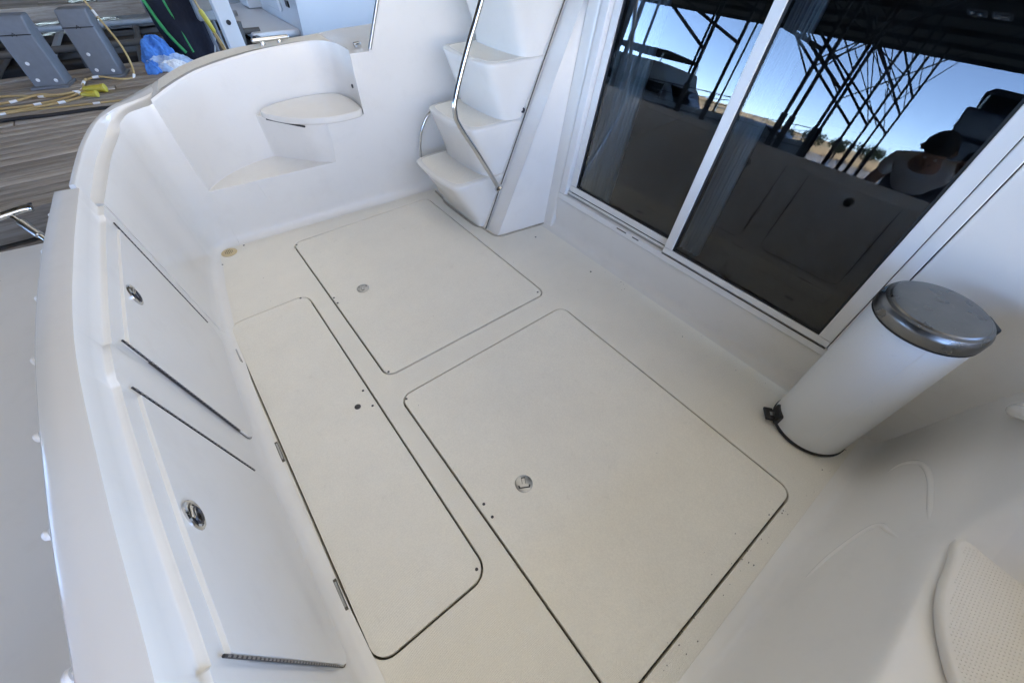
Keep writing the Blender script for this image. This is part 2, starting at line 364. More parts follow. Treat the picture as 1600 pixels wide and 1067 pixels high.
# drain
dr = lathe('drain', [(0.044, 0.0), (0.044, 0.004), (0.040, 0.0065), (0, 0.006)], (-0.092, 2.685, 0), M['drain'], boat, 28)
hole_me = None
for i in range(-2, 3):
    for j in range(-2, 3):
        if abs(i) + abs(j) < 4:
            lathe('drain_hole', [(0.003, 0.0062), (0.003, 0.0068), (0, 0.0068)], (-0.092 + i * .0095, 2.685 + j * .0095, 0), M['gutter'], dr, 8)

rs = random.Random(11); sv, sf = [], []
for k in range(90):
    if k < 45: x_, y_ = rs.uniform(.3, 1.66), -.27 + abs(rs.gauss(0, .05))
    elif k < 65: x_, y_ = 1.66 - abs(rs.gauss(0, .05)), rs.uniform(-.2, 1.7)
    else: x_, y_ = rs.uniform(-.2, 1.6), rs.uniform(-.2, 2.6)
    z_ = .0052; q_ = rs.uniform(.0009, .0030) * (.8 if k < 65 else .6); a_ = rs.uniform(0, 6.28); n_ = rs.choice((3, 4, 5)); b0 = len(sv)
    for t_ in range(n_): sv.append((x_ + q_ * math.cos(a_ + t_ * 6.28 / n_) * 1.6, y_ + q_ * math.sin(a_ + t_ * 6.28 / n_), z_ + rs.uniform(0, .001)))
    sf.append(tuple(range(b0, b0 + n_)))
tag(mesh('dirt_specks', sv, sf, M['gutter'], floor, smooth=False, merge=False), kind='stuff')
# ---- transom, lofted through measured sections
def section(F, T, L, Rr, O, zl, ztop=0.8):
    F, T, L, Rr, O = [Vector(p) for p in (F, T, L, Rr, O)]
    nin = (F - O); nin.normalize()
    P = []
    def a(p, z): P.append((p.x, p.y, z))
    a(F + nin * .055, 0.0015); a(F + nin * .030, 0.006); a(F + nin * .012, 0.020); a(F + nin * .003, 0.042)
    zt = zl - 0.004
    for t in (.07, .2, .4, .6, .8, .95): a(F.lerp(T, t), 0.05 + (zt - .05) * t)
    a(T.lerp(L, .06), zl - .001); a(T.lerp(L, .25), zl); a(T.lerp(L, .8), zl); a(L, zl + .003)
    a(L.lerp(Rr, .35), zl + (ztop - zl) * .5); a(L.lerp(Rr, .6), zl + (ztop - zl) * .82); a(L.lerp(Rr, .85), ztop - .004)
    a(Rr, ztop); a(Rr.lerp(O, .12), ztop + .001); a(Rr.lerp(O, .5), ztop); a(Rr.lerp(O, .93), ztop - .002); a(O, ztop - .008)
    a(O - nin * .004, ztop - .02); a(O + nin * .004, ztop - .06); a(O - nin * .004, .4); a(O - nin * .02, -.2); a(O + nin * .06, -.6)
    return P
keys = [  # Fx,Fy, Tx,Ty, Lx,Ly, Rx,Ry, Ox,Oy
 (-.25, -.75, -.27, -.75, -.285, -.75, -.305, -.75, -.39, -.75),
 (-.27, -.3, -.288, -.3, -.305, -.3, -.32, -.3, -.408, -.3),
 (-.285, .0, -.305, .0, -.322, .0, -.337, .0, -.425, .02),
 (-.298, .3, -.322, .3, -.340, .3, -.353, .3, -.438, .33),
 (-.31, .65, -.352, .64, -.371, .64, -.383, .65, -.466, .67),
 (-.317, 1.1, -.378, 1.1, -.397, 1.1, -.408, 1.1, -.484, 1.14),
 (-.307, 1.55, -.360, 1.55, -.379, 1.55, -.392, 1.55, -.470, 1.58),
 (-.285, 1.97, -.333, 1.95, -.353, 1.95, -.362, 1.96, -.437, 1.985)]
S = crom(keys, 8)
def yledge(y): return 0.722 if (.295 < y < 1.0 or 1.15 < y < 1.885) else 0.731
rows = []; prevz = None
steps = [.297, 1.0, 1.148, 1.885]
def sec_at(y):
    for a_, b_ in zip(S[:-1], S[1:]):
        if a_[1] <= y <= b_[1]:
            return lerp(a_, b_, (y - a_[1]) / (b_[1] - a_[1]))
    return S[-1]
ylist = sorted(set([s[1] for s in S] + [s - .004 for s in steps] + [s + .004 for s in steps]))
for y in ylist:
    s = sec_at(y)
    rows.append(section(s[0:2], s[2:4], s[4:6], s[6:8], s[8:10], yledge(y)))
transom = loft('transom', rows, G, boat, caps=True, angle=50)
def face_x(y, z):
    s = sec_at(y); t = (z - .05) / .68
    return s[0] + (s[2] - s[0]) * max(0, min(1, t))
# locker doors on the transom face
def locker(y0, y1, lab, latch_yz):
    r = .06; cols = []; n = 26
    ys = [y0 + (y1 - y0) * k / n for k in range(n + 1)]
    ys = sorted(set(ys + [y0 + r * (1 - math.cos(R(a))) for a in (20, 40, 60, 80)] + [y1 - r * (1 - math.cos(R(a))) for a in (20, 40, 60, 80)]))
    front, back = [], []
    for y in ys:
        d = max(0, r - (y - y0), r - (y1 - y)); zb = .062 + (r - math.sqrt(max(0, r * r - d * d)))
        col_ = []
        for k in range(7):
            z = zb + (.675 - zb) * k / 6; col_.append((face_x(y, z) + .008, y, z))
        front.append(col_); back.append([(x - .02, yy, z) for x, yy, z in col_])
    v, f = [], []
    nn = len(ys)
    for c in front + back: v += c
    I = lambda b, i, k: (b * nn + i) * 7 + k
    for i in range(nn - 1):
        for k in range(6): f.append((I(0, i, k), I(0, i + 1, k), I(0, i + 1, k + 1), I(0, i, k + 1)))
        f.append((I(0, i, 0), I(1, i, 0), I(1, i + 1, 0), I(0, i + 1, 0))); f.append((I(0, i, 6), I(0, i + 1, 6), I(1, i + 1, 6), I(1, i, 6)))
    for i in (0, nn - 1):
        for k in range(6): f.append((I(0, i, k), I(0, i, k + 1), I(1, i, k + 1), I(1, i, k)))
    d = mesh('locker_door', v, f, G, transom, bevel=.0018, seg=2, angle=50); tag(d, lab)
    # dark gap seal round the door, hinge leaves on the sides
    for ye, sgn in ((y0, -1), (y1, 1)):
        pts = [(face_x(ye + sgn * .006, z) + .0072, ye + sgn * .006, z) for z in (.17, .3, .45, .6, .70)]
        tube('hinge_strip', pts, .0030, M['dark_metal'], transom, 6)
        for k in range(34):
            z = .175 + k * .0154; zz = z + .0085
            tube('hinge_knuckle', [(face_x(ye, z) + .0084, ye + sgn * .006, z), (face_x(ye, zz) + .0084, ye + sgn * .006, zz)], .0027, M['hinge_metal'], transom, 6)
    arc = [(y0 + r - r * math.cos(R(a_)), .060 + r - r * math.sin(R(a_))) for a_ in range(0, 91, 15)]
    out_l = [(y0 - .003, .60), (y0 - .003, .35)] + [(a_ - .003, b_) for a_, b_ in arc] + [(y0 + (y1 - y0) * k / 12, .0585) for k in range(2, 11)] + [(y0 + y1 - a_ + .003, b_) for a_, b_ in arc[::-1]] + [(y1 + .003, .35), (y1 + .003, .60)]
    tube('door_gap', [(face_x(a_, b_) + .0018, a_, b_) for a_, b_ in out_l], .0015, M['gutter'], transom, 6)
    # latch
    ly, lz = latch_yz; bx = face_x(ly, lz) + .008
    B = Matrix(((0, 0, 1), (0, 1, 0), (-1, 0, 0)))
    l = lathe('latch', [(.036, -.002), (.036, .003), (.033, .006), (.028, .005), (.026, .001), (0, .001)], (bx, ly, lz), M['steel'], transom, 28, basis=B)
    lathe('latch_bowl', [(.0255, .0012), (.0255, .0018), (0, .0016)], (bx, ly, lz), M['dark_metal'], transom, 24, basis=B)
    tube('latch_ring', [(bx + .006, ly + .018 * math.cos(t), lz + .018 * math.sin(t) - .004) for t in [2 * math.pi * k / 16 for k in range(16)]], .0032, M['dark_metal'], transom, 6, closed=True)
    box('latch_tongue', (bx + .005, ly, lz + .012), (.006, .03, .016), M['steel'], transom, .002)
locker(1.19, 1.86, 'locker door towards the steps', (1.49, .632))
locker(.315, .985, 'locker door nearest the viewer', (.622, .630))
# white button studs along the outer edge
for y in (.39, .64, .88, 1.13, 1.39, 1.64, 1.88):
    s = sec_at(y); xo = s[8] + .002
    Bx = Matrix(((0, 0, -1), (0, 1, 0), (1, 0, 0)))
    lathe('button_stud', [(.005, 0), (.005, .014), (.0095, .0145), (.0105, .019), (.008, .024), (0, .025)], (xo, y, .765), M['white_tag'], transom, 14, basis=Bx)

# ---- corner coaming between transom and port side
ck = [
 (-.283, 1.955, -.330, 1.955, -.372, 1.985, -.374, 2.0, -.392, 2.01, .735),
 (-.262, 2.15, -.300, 2.17, -.348, 2.18, -.353, 2.18, -.372, 2.19, .738),
 (-.237, 2.38, -.265, 2.40, -.318, 2.40, -.323, 2.40, -.342, 2.41, .742),
 (-.205, 2.58, -.218, 2.61, -.272, 2.605, -.278, 2.61, -.298, 2.625, .748),
 (-.190, 2.66, -.195, 2.685, -.236, 2.70, -.243, 2.71, -.262, 2.735, .77),
 (-.160, 2.74, -.150, 2.745, -.175, 2.80, -.18, 2.81, -.212, 2.845, .785),
 (-.120, 2.785, -.090, 2.77, -.105, 2.86, -.108, 2.87, -.145, 2.935, .79),
 (-.070, 2.793, -.060, 2.785, -.052, 2.90, -.052, 2.92, -.085, 3.02, .79),
 (-.017, 2.785, -.040, 2.790, -.012, 2.95, -.012, 2.97, .0, 3.14, .795)]
rows = [section(s[0:2], s[2:4], s[4:6], s[6:8], s[8:10], s[10]) for s in crom(ck, 6)]
loft('corner_coaming', rows, G, boat, caps=True, angle=50)

# ---- port side: lower wall, moulded pocket, seat shelf, rim
def W(x): return 2.785 - .068 * (x + .017)
ZP, ZS = .335, .575
TS = (ZS - .335) / (.85 - .335)
V, Fc = [], []
def addrow(pts):
    i0 = len(V); V.extend(pts); return list(range(i0, i0 + len(pts)))
def strip(a, b):
    for i in range(len(a) - 1): Fc.append((a[i], a[i + 1], b[i + 1], b[i]))
NL = 20
pocketL = [(x, y, ZP) for x, y in crom([(-.0259, W(-.017) + .0019), (.07, 2.90), (.20, 2.99), (.32, 3.035), (.42, 3.05)], 5)]
pocketR = [(x, y, ZP) for x, y in crom([(.42, 3.05), (.475, 2.99), (.55, 2.90), (.63, 2.80), (.715, W(.715))], 5)]
shelfF = [(x, y, ZS) for x, y in crom([(.42, 3.0873), (.465, 2.97), (.53, 2.86), (.62, 2.77), (.745, W(.745))], 5)]
rimL = crom([(-.040, 2.79, .80), (.06, 2.905, .815), (.19, 3.03, .83), (.30, 3.09, .84), (.42, 3.13, .85)], 5)
rimB = crom([(.42, 3.13, .85), (.58, 3.165, .862), (.74, 3.175, .87), (.88, 3.16, .877), (.965, 3.09, .88), (.99, 2.97, .884), (.985, 2.84, .887), (.967, W(.967), .89)], 4)
shelfB = crom([(.42, 3.0873, ZS), (.58, 3.135, ZS), (.74, 3.15, ZS), (.87, 3.14, ZS), (.955, 3.07, ZS), (.982, 2.96, ZS), (.978, 2.84, ZS), (.965, W(.965), ZS)], 4)
# lower wall with a fillet at the floor
xs = [-.017] + [p[0] for p in []] + [.1, .25, .42, .6, .715, .745, .967, 1.08, 1.3, 1.5, 1.95]
prof = [(-.055, .0015), (-.030, .006), (-.012, .020), (-.003, .042), (0, .07), (0, ZP)]
def xe(z): return -.017 - .023 * max(0, min(1, (z - .05) / .741))
pr_rows = [addrow([(xe(z), W(-.017) + .005 * max(0, (z - .05) / .741) + dy, z)] + [(x, W(x) + dy, z) for x in xs[1:]]) for dy, z in prof]
for a_, b_ in zip(pr_rows[:-1], pr_rows[1:]): strip(a_, b_)
# pocket floor polygon incl. front edge points
Lr = addrow(pocketL); Rr_ = addrow(pocketR)
front_pts = addrow([(x, W(x), ZP) for x in (.6, .42, .25, .1)])
Fc.append(tuple(Lr[:-1] + Rr_ + front_pts))
# pocket left wall up to the rim in three tiers
tiers = [Lr]
for t in (.233, .466, .733): tiers.append(addrow([lerp(a_, b_, t) for a_, b_ in zip(pocketL, rimL)]))
tiers.append(addrow(rimL))
# keep the seat level on the right-hand edge of the pocket
for a_, b_ in zip(tiers[:-1], tiers[1:]): strip(a_, b_)
sF = addrow(shelfF)
mid = addrow([lerp(lerp(a_, b_, .5), (lerp(a_, b_, .5)[0], lerp(a_, b_, .5)[1] + .012, lerp(a_, b_, .5)[2]), 1) for a_, b_ in zip(pocketR, shelfF)])
mid_pts = [V[i] for i in mid]; V[mid[-1]] = (V[mid[-1]][0], W(V[mid[-1]][0]), V[mid[-1]][2]); V[mid[0]] = V[tiers[1][-1]]; V[sF[0]] = V[tiers[2][-1]]
strip(Rr_, mid); strip(mid, sF)
sB = addrow(shelfB); V[sB[0]] = V[tiers[2][-1]]; shf = addrow([(.85, W(.85), ZS)])
Fc.append(tuple(sF[:-1] + [sF[-1], shf[0]] + sB[::-1][:-1]))
m1 = addrow([lerp(a_, b_, .5) for a_, b_ in zip(shelfB, rimB)]); rB = addrow(rimB); V[m1[0]] = V[tiers[3][-1]]
strip(sB, m1); strip(m1, rB)
# flush face under the seat right of the pocket, and on to the forward wall
a_ = addrow([(.715, W(.715), ZP), V[mid[-1]], (.745, W(.745), ZS)]); b2 = addrow([(.967, W(.967), ZP), (.966, W(.966), (ZP + ZS) / 2), (.965, W(.965), ZS)])
c1 = addrow([(.745, W(.745), ZP)])
Fc.append((a_[0], c1[0], b2[0], b2[1], b2[2], shf[0], a_[2], a_[1]))
fw = lambda z: 1.065 + max(0, z - .89) * .5
zz = [ZP, (ZP + ZS) / 2, ZS, (ZS + .89) / 2, .89]
left_col = [b2[0], b2[1], b2[2], m1[-1], rB[-1]]
c108 = addrow([(1.08, W(1.08), z) for z in zz])
strip(left_col, c108)
tall = []
for x0_ in (1.08, 1.3, 1.5, 1.95):
    tall.append(addrow([(x0_, W(x0_), z) for z in zz]))
for a1, b1 in zip(tall[:-1], tall[1:]): strip(a1, b1)
up1 = addrow([(x, W(x), .89) for x in (1.08, 1.3, 1.5, 1.95)]); up2 = addrow([(x, W(x), 2.1) for x in (1.68, 1.75, 1.85, 2.3)])
strip(up1, up2)
# rim lip and coaming top
rim = rimL[:-1] + rimB
outer = crom([(.0, 3.14, .795), (.165, 3.245, .83), (.396, 3.365, .85), (.70, 3.39, .862), (.95, 3.385, .874), (1.05, 3.385, .880), (1.12, 3.385, .884), (1.16, 3.385, .888)], 8)
def resamp(P, n):
    L_ = [0]
    for a1, b1 in zip(P[:-1], P[1:]): L_.append(L_[-1] + (Vector(a1) - Vector(b1)).length)
    out = []
    for k in range(n):
        t = L_[-1] * k / (n - 1); j = 0
        while j < len(P) - 2 and L_[j + 1] < t: j += 1
        out.append(lerp(P[j], P[j + 1], (t - L_[j]) / max(1e-9, L_[j + 1] - L_[j])))
    return out
rimv = rimL[:-1] + rimB
out_r = resamp(outer, len(rimv))
ring0 = addrow(rimv)
ring1 = addrow([(*lerp(a1, b1, .05)[:2], lerp(a1, b1, .05)[2] + .010) for a1, b1 in zip(rimv, out_r)])
ring2 = addrow([(*lerp(a1, b1, .14)[:2], lerp(a1, b1, .14)[2] + .008) for a1, b1 in zip(rimv, out_r)])
ring3 = addrow([(*lerp(a1, b1, .2)[:2], lerp(a1, b1, .2)[2] + .002) for a1, b1 in zip(rimv, out_r)])
ring4 = addrow(out_r)
ring5 = addrow([(x, y + .012, z - .02) for x, y, z in out_r]); ring6 = addrow([(x, y + .03, .4) for x, y, z in out_r]); ring7 = addrow([(x, y - .15, -.6) for x, y, z in out_r])
for a1, b1 in zip((ring0, ring1, ring2, ring3, ring4, ring5, ring6), (ring1, ring2, ring3, ring4, ring5, ring6, ring7)): strip(a1, b1)
# side deck running forward outside the tall wall
d0 = addrow([(.967, W(.967), .89), (1.08, W(1.08), .89), (1.5, W(1.5), .9), (3.0, 2.60, .93)]); d1 = addrow([(1.16, 3.385, .888), (1.3, 3.385, .89), (1.7, 3.39, .9), (3.2, 3.36, .93)]); d2 = addrow([(1.16, 3.4, .4), (1.3, 3.4, .4), (1.7, 3.4, .4), (3.2, 3.36, .4)]); d3 = addrow([(1.16, 3.2, -.6), (1.3, 3.2, -.6), (1.7, 3.2, -.6), (3.2, 3.1, -.6)])
strip(d0, d1); strip(d1, d2); strip(d2, d3)
port = mesh('port_side', V, Fc, G, boat, bevel=.012, seg=3, angle=38)
# grey-white tread strip on the coaming top
inn = [(*lerp(a1, b1, .30)[:2], lerp(a1, b1, .30)[2] + .0045) for a1, b1 in zip(rimv, out_r)][2:-6]
ou = [(*lerp(a1, b1, .93)[:2], lerp(a1, b1, .93)[2] + .0045) for a1, b1 in zip(rimv, out_r)][2:-6]
loft('tread_strip', [inn, ou], M['nonskid'], port)
# shallow vertical score below the pocket
tube('score_line', [(.235, W(.235) + .0045, .31), (.262, W(.262) + .0045, .16)], .006, G, port, 8)
# seat
seat_o = crom([(.440, 3.01), (.50, 2.86), (.60, 2.745), (.73, 2.675), (.86, 2.665), (.945, 2.69), (.972, 2.80), (.972, 2.96), (.93, 3.08), (.80, 3.125), (.62, 3.115), (.50, 3.075)], 5, True)
seat = prism('corner_seat', seat_o, ZS + .002, ZS + .040, M['step_white'], boat, bevel=.012, seg=4, angle=40)
tube('seat_hinge', [(.455, 2.985, ZS - .002), (.60, 2.735, ZS - .002)], .006, M['dark_metal'], seat, 6)
lathe('vent_eye', [(.012, -.002), (.012, .004), (.007, .005), (.006, -.0), (0, 0)], (.9795, 2.84, .70), M['dark_metal'], port, 14, basis=Matrix(((0, 0, -1), (0, 1, 0), (1, 0, 0))))
# aft post of the side wall
tube('wall_edge_trim', [(1.085, W(1.08) - .004, .90), (1.185, W(1.1) - .004, 1.11), (1.68, W(1.68) - .004, 2.1)], .010, M['steel_dull'], port, 8)
box('deck_fitting', (1.06, 2.82, .905), (.04, .03, .03), M['steel'], port, .006)

# ---- moulded ladder
def RX(z): return 1.335 + .478 * z
lad = mesh('ladder_side', [(1.352, 1.835, 0), (1.72, 1.775, 0), (2.28, 1.775, 1.95), (RX(1.95) + .012, 1.835, 1.95), (1.352, 1.95, 0), (1.75, 1.95, 0), (2.28, 1.95, 1.95), (RX(1.95) + .012, 1.95, 1.95)],
    [(0, 1, 2, 3), (4, 7, 6, 5), (0, 3, 7, 4), (0, 4, 5, 1), (3, 2, 6, 7), (1, 5, 6, 2)], G, boat, bevel=.028, seg=4)
# foot fillet where the ladder side meets the floor
stair = empty_stub = None
back = mesh('stair_mould', [(RX(0) + .004, 1.956, 0), (RX(0) + .004, 2.60, 0), (RX(1.95), 2.60, 1.95), (RX(1.95), 1.956, 1.95), (1.95, 1.956, 0), (1.95, 2.60, 0), (2.4, 2.60, 1.95), (2.4, 1.956, 1.95)],
    [(0, 1, 2, 3), (4, 7, 6, 5), (0, 3, 7, 4), (1, 5, 6, 2), (3, 2, 6, 7), (0, 4, 5, 1)], M['step_white'], boat, bevel=.008)
top_p = [(1.966, -.01), (1.968, .09), (1.970, .20), (1.976, .29), (2.000, .335), (2.06, .352), (2.20, .366), (2.35, .358), (2.44, .345), (2.475, .322), (2.488, .26), (2.490, .15), (2.492, -.01)]
bot_p = [(1.980, -.01), (1.985, .06), (2.000, .10), (2.03, .122), (2.08, .132), (2.15, .138), (2.25, .14), (2.33, .138), (2.40, .132), (2.44, .122), (2.465, .10), (2.478, .06), (2.482, -.01)]
tp = crom(top_p, 4); bp_ = crom(bot_p, 4)
for k in range(6):
    zt = .335 + .293 * k; zb = zt - (.325 if k == 0 else .293)
    rows = []
    for q in range(13):
        u = q / 12; z = zb + (zt - .016 - zb) * u; e = u ** 1.2
        e2 = e + .03 * math.sin(math.pi * u)
        kb = .25 if k == 0 else 1.0
        rows.append([(RX(z) - (b_[1] * kb + (t_[1] - b_[1] * kb) * min(1, e2)), b_[0] + (t_[0] - b_[0]) * e, z) for t_, b_ in zip(tp, bp_)])
    for ins, dz in ((0.0, -.008), (.004, -.003), (.010, 0.0)):
        zc = zt + dz
        cy = 2.23
        rows.append([(RX(zt - .016) - max(t_[1] - ins, -.01), t_[0] + (ins if t_[0] < cy else -ins) * min(1, abs(t_[0] - cy) * 4), zc) for t_ in tp])
    st = loft('step', rows, M['step_white'], back, caps=True, angle=50)
    ins = .028
    tread = [(RX(zt - .016) - max(t_[1] - ins, .005), t_[0] + (ins if t_[0] < 2.23 else -ins) * min(1, abs(t_[0] - 2.23) * 5)) for t_ in tp]
    prism('tread_pad', tread[1:-1], zt - .002, zt + .0018, M['nonskid'], st, bevel=0)
tube('seam_seal', [(RX(0) + .002, 1.953, .0), (RX(1.95) + .0, 1.953, 1.95)], .0045, M['gutter'], lad, 6)
tube('foot_caulk', crom([(1.332, 2.60, .002), (1.318, 2.47, .002), (1.300, 2.40, .002), (1.298, 2.2, .002), (1.302, 2.05, .002), (1.328, 1.975, .002), (1.352, 1.84, .002), (1.50, 1.805, .002), (1.70, 1.772, .002)], 6), .0065, M['caulk'], back, 8)
# hand rails
hr = tube('hand_rail', crom([(1.395, 1.895, .315), (1.28, 1.915, .525), (1.185, 1.94, .69), (1.168, 1.945, .75), (1.180, 1.95, .82), (1.27, 1.95, 1.02), (1.36, 1.95, 1.19), (1.70, 1.95, 1.85), (1.80, 1.95, 1.93), (1.9, 1.95, 1.9)], 14), .0135, M['steel'], boat, 28)
lathe('rail_flange', [(.026, -.004), (.026, .004), (.018, .010), (.014, .011)], (1.405, 1.893, .297), M['steel'], hr, 20, basis=Vector((-.5, .09, .85)).to_track_quat('Z', 'Y').to_matrix())
SHORT = [(1.262, 2.615, .24), (1.262, 2.615, .30), (1.272, 2.615, .37), (1.30, 2.615, .45), (1.36, 2.61, .53), (1.43, 2.60, .56)]
tube('short_rail', crom(SHORT, 6), .009, M['steel'], boat, 12)
lathe('vent_eye', [(.014, -.002), (.014, .004), (.008, .006), (.007, .0), (0, 0)], (RX(.665) - .003, 1.975, .668), M['dark_metal'], lad, 16, basis=Vector((-.9, 0, .43)).to_track_quat('Z', 'Y').to_matrix())

# ---- bulkhead with sliding doors, raked 9 degrees
sa, ca = math.sin(R(9)), math.cos(R(9))
def BP(y, s, d): return (1.75 + s * sa - d * ca, y, .25 + s * ca + d * sa)
def slab(name, y0, y1, s0, s1, d0, d1, material, parent, bevel=.004, seg=2):
    v = [BP(y, s, d) for y in (y0, y1) for s in (s0, s1) for d in (d0, d1)]
    return mesh(name, v, [(0, 1, 3, 2), (4, 6, 7, 5), (0, 4, 5, 1), (2, 3, 7, 6), (0, 2, 6, 4), (1, 5, 7, 3)], material, parent, bevel=bevel, seg=seg)
bulk = slab('bulkhead', -.80, -.016, -.30, 1.95, -.06, 0.0, G, boat, .006)
slab('bulkhead_return', 1.70, 1.80, -.30, 1.95, -.06, .004, G, bulk, .02, 4)
slab('bulkhead_header', -.01, 1.695, 1.76, 1.95, -.06, .0, G, bulk, .006)
# sill: fillet up from the floor to the door track
rows = []
for y in [-.45 + k * .1 for k in range(23)] + [1.82]:
    rows.append([(1.672, y, .0012), (1.70, y, .004), (1.722, y, .014), (1.735, y, .034), (1.739, y, .07), (1.7405, y, .195), (1.7445, y, .208), (1.752, y, .213), (1.80, y, .214)])
loft('door_sill', rows, M['step_white'], boat)
fr = slab('door_frame', -.012, 1.695, -.035, .0, -.055, .012, M['frame'], boat, .004)
slab('frame_jamb', -.012, .030, .0012, 1.755, -.055, .010, M['frame'], fr, .004)
slab('frame_jamb', 1.645, 1.695, .0012, 1.755, -.055, .010, M['frame'], fr, .005)
slab('frame_head', .031, 1.644, 1.715, 1.755, -.055, .010, M['frame'], fr, .004)
slab('track_groove', .90, 1.643, .0008, .012, -.048, -.012, M['steel_dull'], fr, .002)
slab('track_rib', .90, 1.643, .0125, .024, -.020, -.012, M['frame'], fr, .002)
slab('track_slot', 1.13, 1.20, -.012, -.006, .0121, .0135, M['gutter'], fr, 0)
slab('track_slot', 1.04, 1.085, -.012, -.006, .0121, .0135, M['gutter'], fr, 0)
def sash(y0, y1, s0, s1, d, lft, rgt, bot, top, lab):
    g_ = slab('glass_pane', y0 + rgt - .006, y1 - lft + .006, s0 + bot - .006, s1 - top + .006, d - .018, d - .012, M['glass'], fr, 0); tag(g_, lab)
    slab('sash_rail', y0, y1, s0, s0 + bot, d - .03, d, M['frame'], fr, .003)
    slab('sash_rail', y0, y1, s1 - top, s1, d - .03, d, M['frame'], fr, .003)
    slab('sash_stile', y0, y0 + rgt, s0 + bot + .001, s1 - top - .001, d - .0295, d - .0005, M['frame'], fr, .003)
    slab('sash_stile', y1 - lft, y1, s0 + bot + .001, s1 - top - .001, d - .0295, d - .0005, M['frame'], fr, .003)
    e = .010
    for (a0, a1, b0, b1) in ((y0 + rgt, y1 - lft, s0 + bot, s0 + bot + e), (y0 + rgt, y1 - lft, s1 - top - e, s1 - top), (y0 + rgt, y0 + rgt + e, s0 + bot + e, s1 - top - e), (y1 - lft - e, y1 - lft, s0 + bot + e, s1 - top - e)):
        slab('glazing_seal', a0, a1, b0, b1, d - .0115, d - .007, M['rubber'], fr, 0)
sash(.86, 1.643, .026, 1.712, -.022, .045, .03, .035, .04, 'fixed tinted pane beside the steps')
sash(.033, .888, .004, 1.712, .010, .048, .052, .030, .04, 'sliding tinted pane beside the bin')
slab('sill_seam', .035, .885, -.003, .0025, .0122, .0135, M['gutter'], fr, 0)
# dark cabin behind the doors with curtains
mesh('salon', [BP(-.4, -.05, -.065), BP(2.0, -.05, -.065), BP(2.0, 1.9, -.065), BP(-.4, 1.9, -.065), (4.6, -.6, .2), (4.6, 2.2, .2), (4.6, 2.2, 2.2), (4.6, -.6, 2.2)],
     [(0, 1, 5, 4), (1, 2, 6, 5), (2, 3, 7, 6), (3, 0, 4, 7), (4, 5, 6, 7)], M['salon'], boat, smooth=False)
def curtain(y0, y1):
    fr_, n = [], 90
    for s in (.02, .6, 1.2, 1.7):
        fr_.append([BP(y0 + (y1 - y0) * k / n, s, -.13 + .022 * math.sin(k * .62) + .008 * math.sin(k * .23 + s)) for k in range(n + 1)])
    c = loft('curtain', fr_, M['curtain'], boat, angle=180)
    c.modifiers.new('solid', 'SOLIDIFY').thickness = .003
curtain(1.40, 1.63); curtain(.755, .865)

ov = mesh('cabin_overhang', [(1.50, -.85, 2.10), (1.50, 2.72, 2.10), (6.5, 2.72, 2.12), (6.5, -.85, 2.12), (1.47, -.87, 2.22), (1.47, 2.74, 2.22), (6.5, 2.74, 2.24), (6.5, -.87, 2.24)],
    [(0, 3, 2, 1), (4, 5, 6, 7), (0, 1, 5, 4), (1, 2, 6, 5), (2, 3, 7, 6), (3, 0, 4, 7)], G, boat, bevel=.03)
mesh('cabin_side', [(1.78, -.84, .3), (6.4, -.84, .5), (6.4, -.84, 2.1), (2.1, -.84, 2.1), (1.78, -.80, .3), (6.4, -.80, .5), (6.4, -.80, 2.1), (2.1, -.80, 2.1)],
    [(0, 1, 2, 3), (4, 7, 6, 5), (0, 3, 7, 4), (1, 5, 6, 2), (3, 2, 6, 7), (0, 4, 5, 1)], G, boat, bevel=.01)
# ---- starboard side
def swall(x):                    # foot line
    return -.345
rows = []
for x in [.25 + .08 * k for k in range(24)]:
    t = max(0, min(1, (x - 1.06) / .12)); t = t * t * (3 - 2 * t)   # 0 = step recess, 1 = full wall
    row = [(x, -.285, .0015), (x, -.315, .006), (x, -.335, .02), (x, -.347, .045), (x, -.36, .09), (x, -.395, .24), (x, -.430, .40)]
    hi = [(x, -.455, .44), (x, -.47, .52), (x, -.485, .62), (x, -.50, .74), (x, -.515, .79), (x, -.55, .805), (x, -1.05, .81)]
    lo = [(x, -.442, .437), (x, -.452, .447), (x, -.465, .45), (x, -.86, .452), (x, -.93, .50), (x, -.97, .76), (x, -1.05, .80)]
    row += [lerp(a_, b_, t) for a_, b_ in zip(lo, hi)]
    row += [(x, -1.08, .78), (x, -1.10, .3), (x, -.95, -.6)]
    rows.append(row)
stb = loft('starboard_side', rows, G, boat, angle=60)
stb.modifiers.new('sub', 'SUBSURF').levels = 1; stb.modifiers['sub'].render_levels = 2
rows = []
for x in [-.45 + .1 * k for k in range(8)]:
    rows.append([(x, -.285, .0015), (x, -.315, .006), (x, -.345, .045), (x, -.395, .24), (x, -.430, .40), (x, -.442, .437), (x, -.452, .447), (x, -.465, .45), (x, -.86, .452), (x, -.93, .5), (x, -.97, .76), (x, -1.05, .80), (x, -1.08, .78), (x, -1.1, .3), (x, -.95, -.6)])
loft('starboard_quarter', rows, G, boat, angle=60)
pad_o = crom([(1.068, -.468), (.98, -.463), (.88, -.469), (.79, -.498), (.70, -.555), (.60, -.66), (.52, -.78), (.56, -.845), (.80, -.85), (1.03, -.85), (1.075, -.80), (1.08, -.62)], 5, True)
pad = prism('step_pad', pad_o, .449, .474, M['pad'], boat, bevel=.011, seg=4, angle=50)
dn = 0
me_d = None
pip_v, pip_f = [], []
y = -.475
r_i = 0
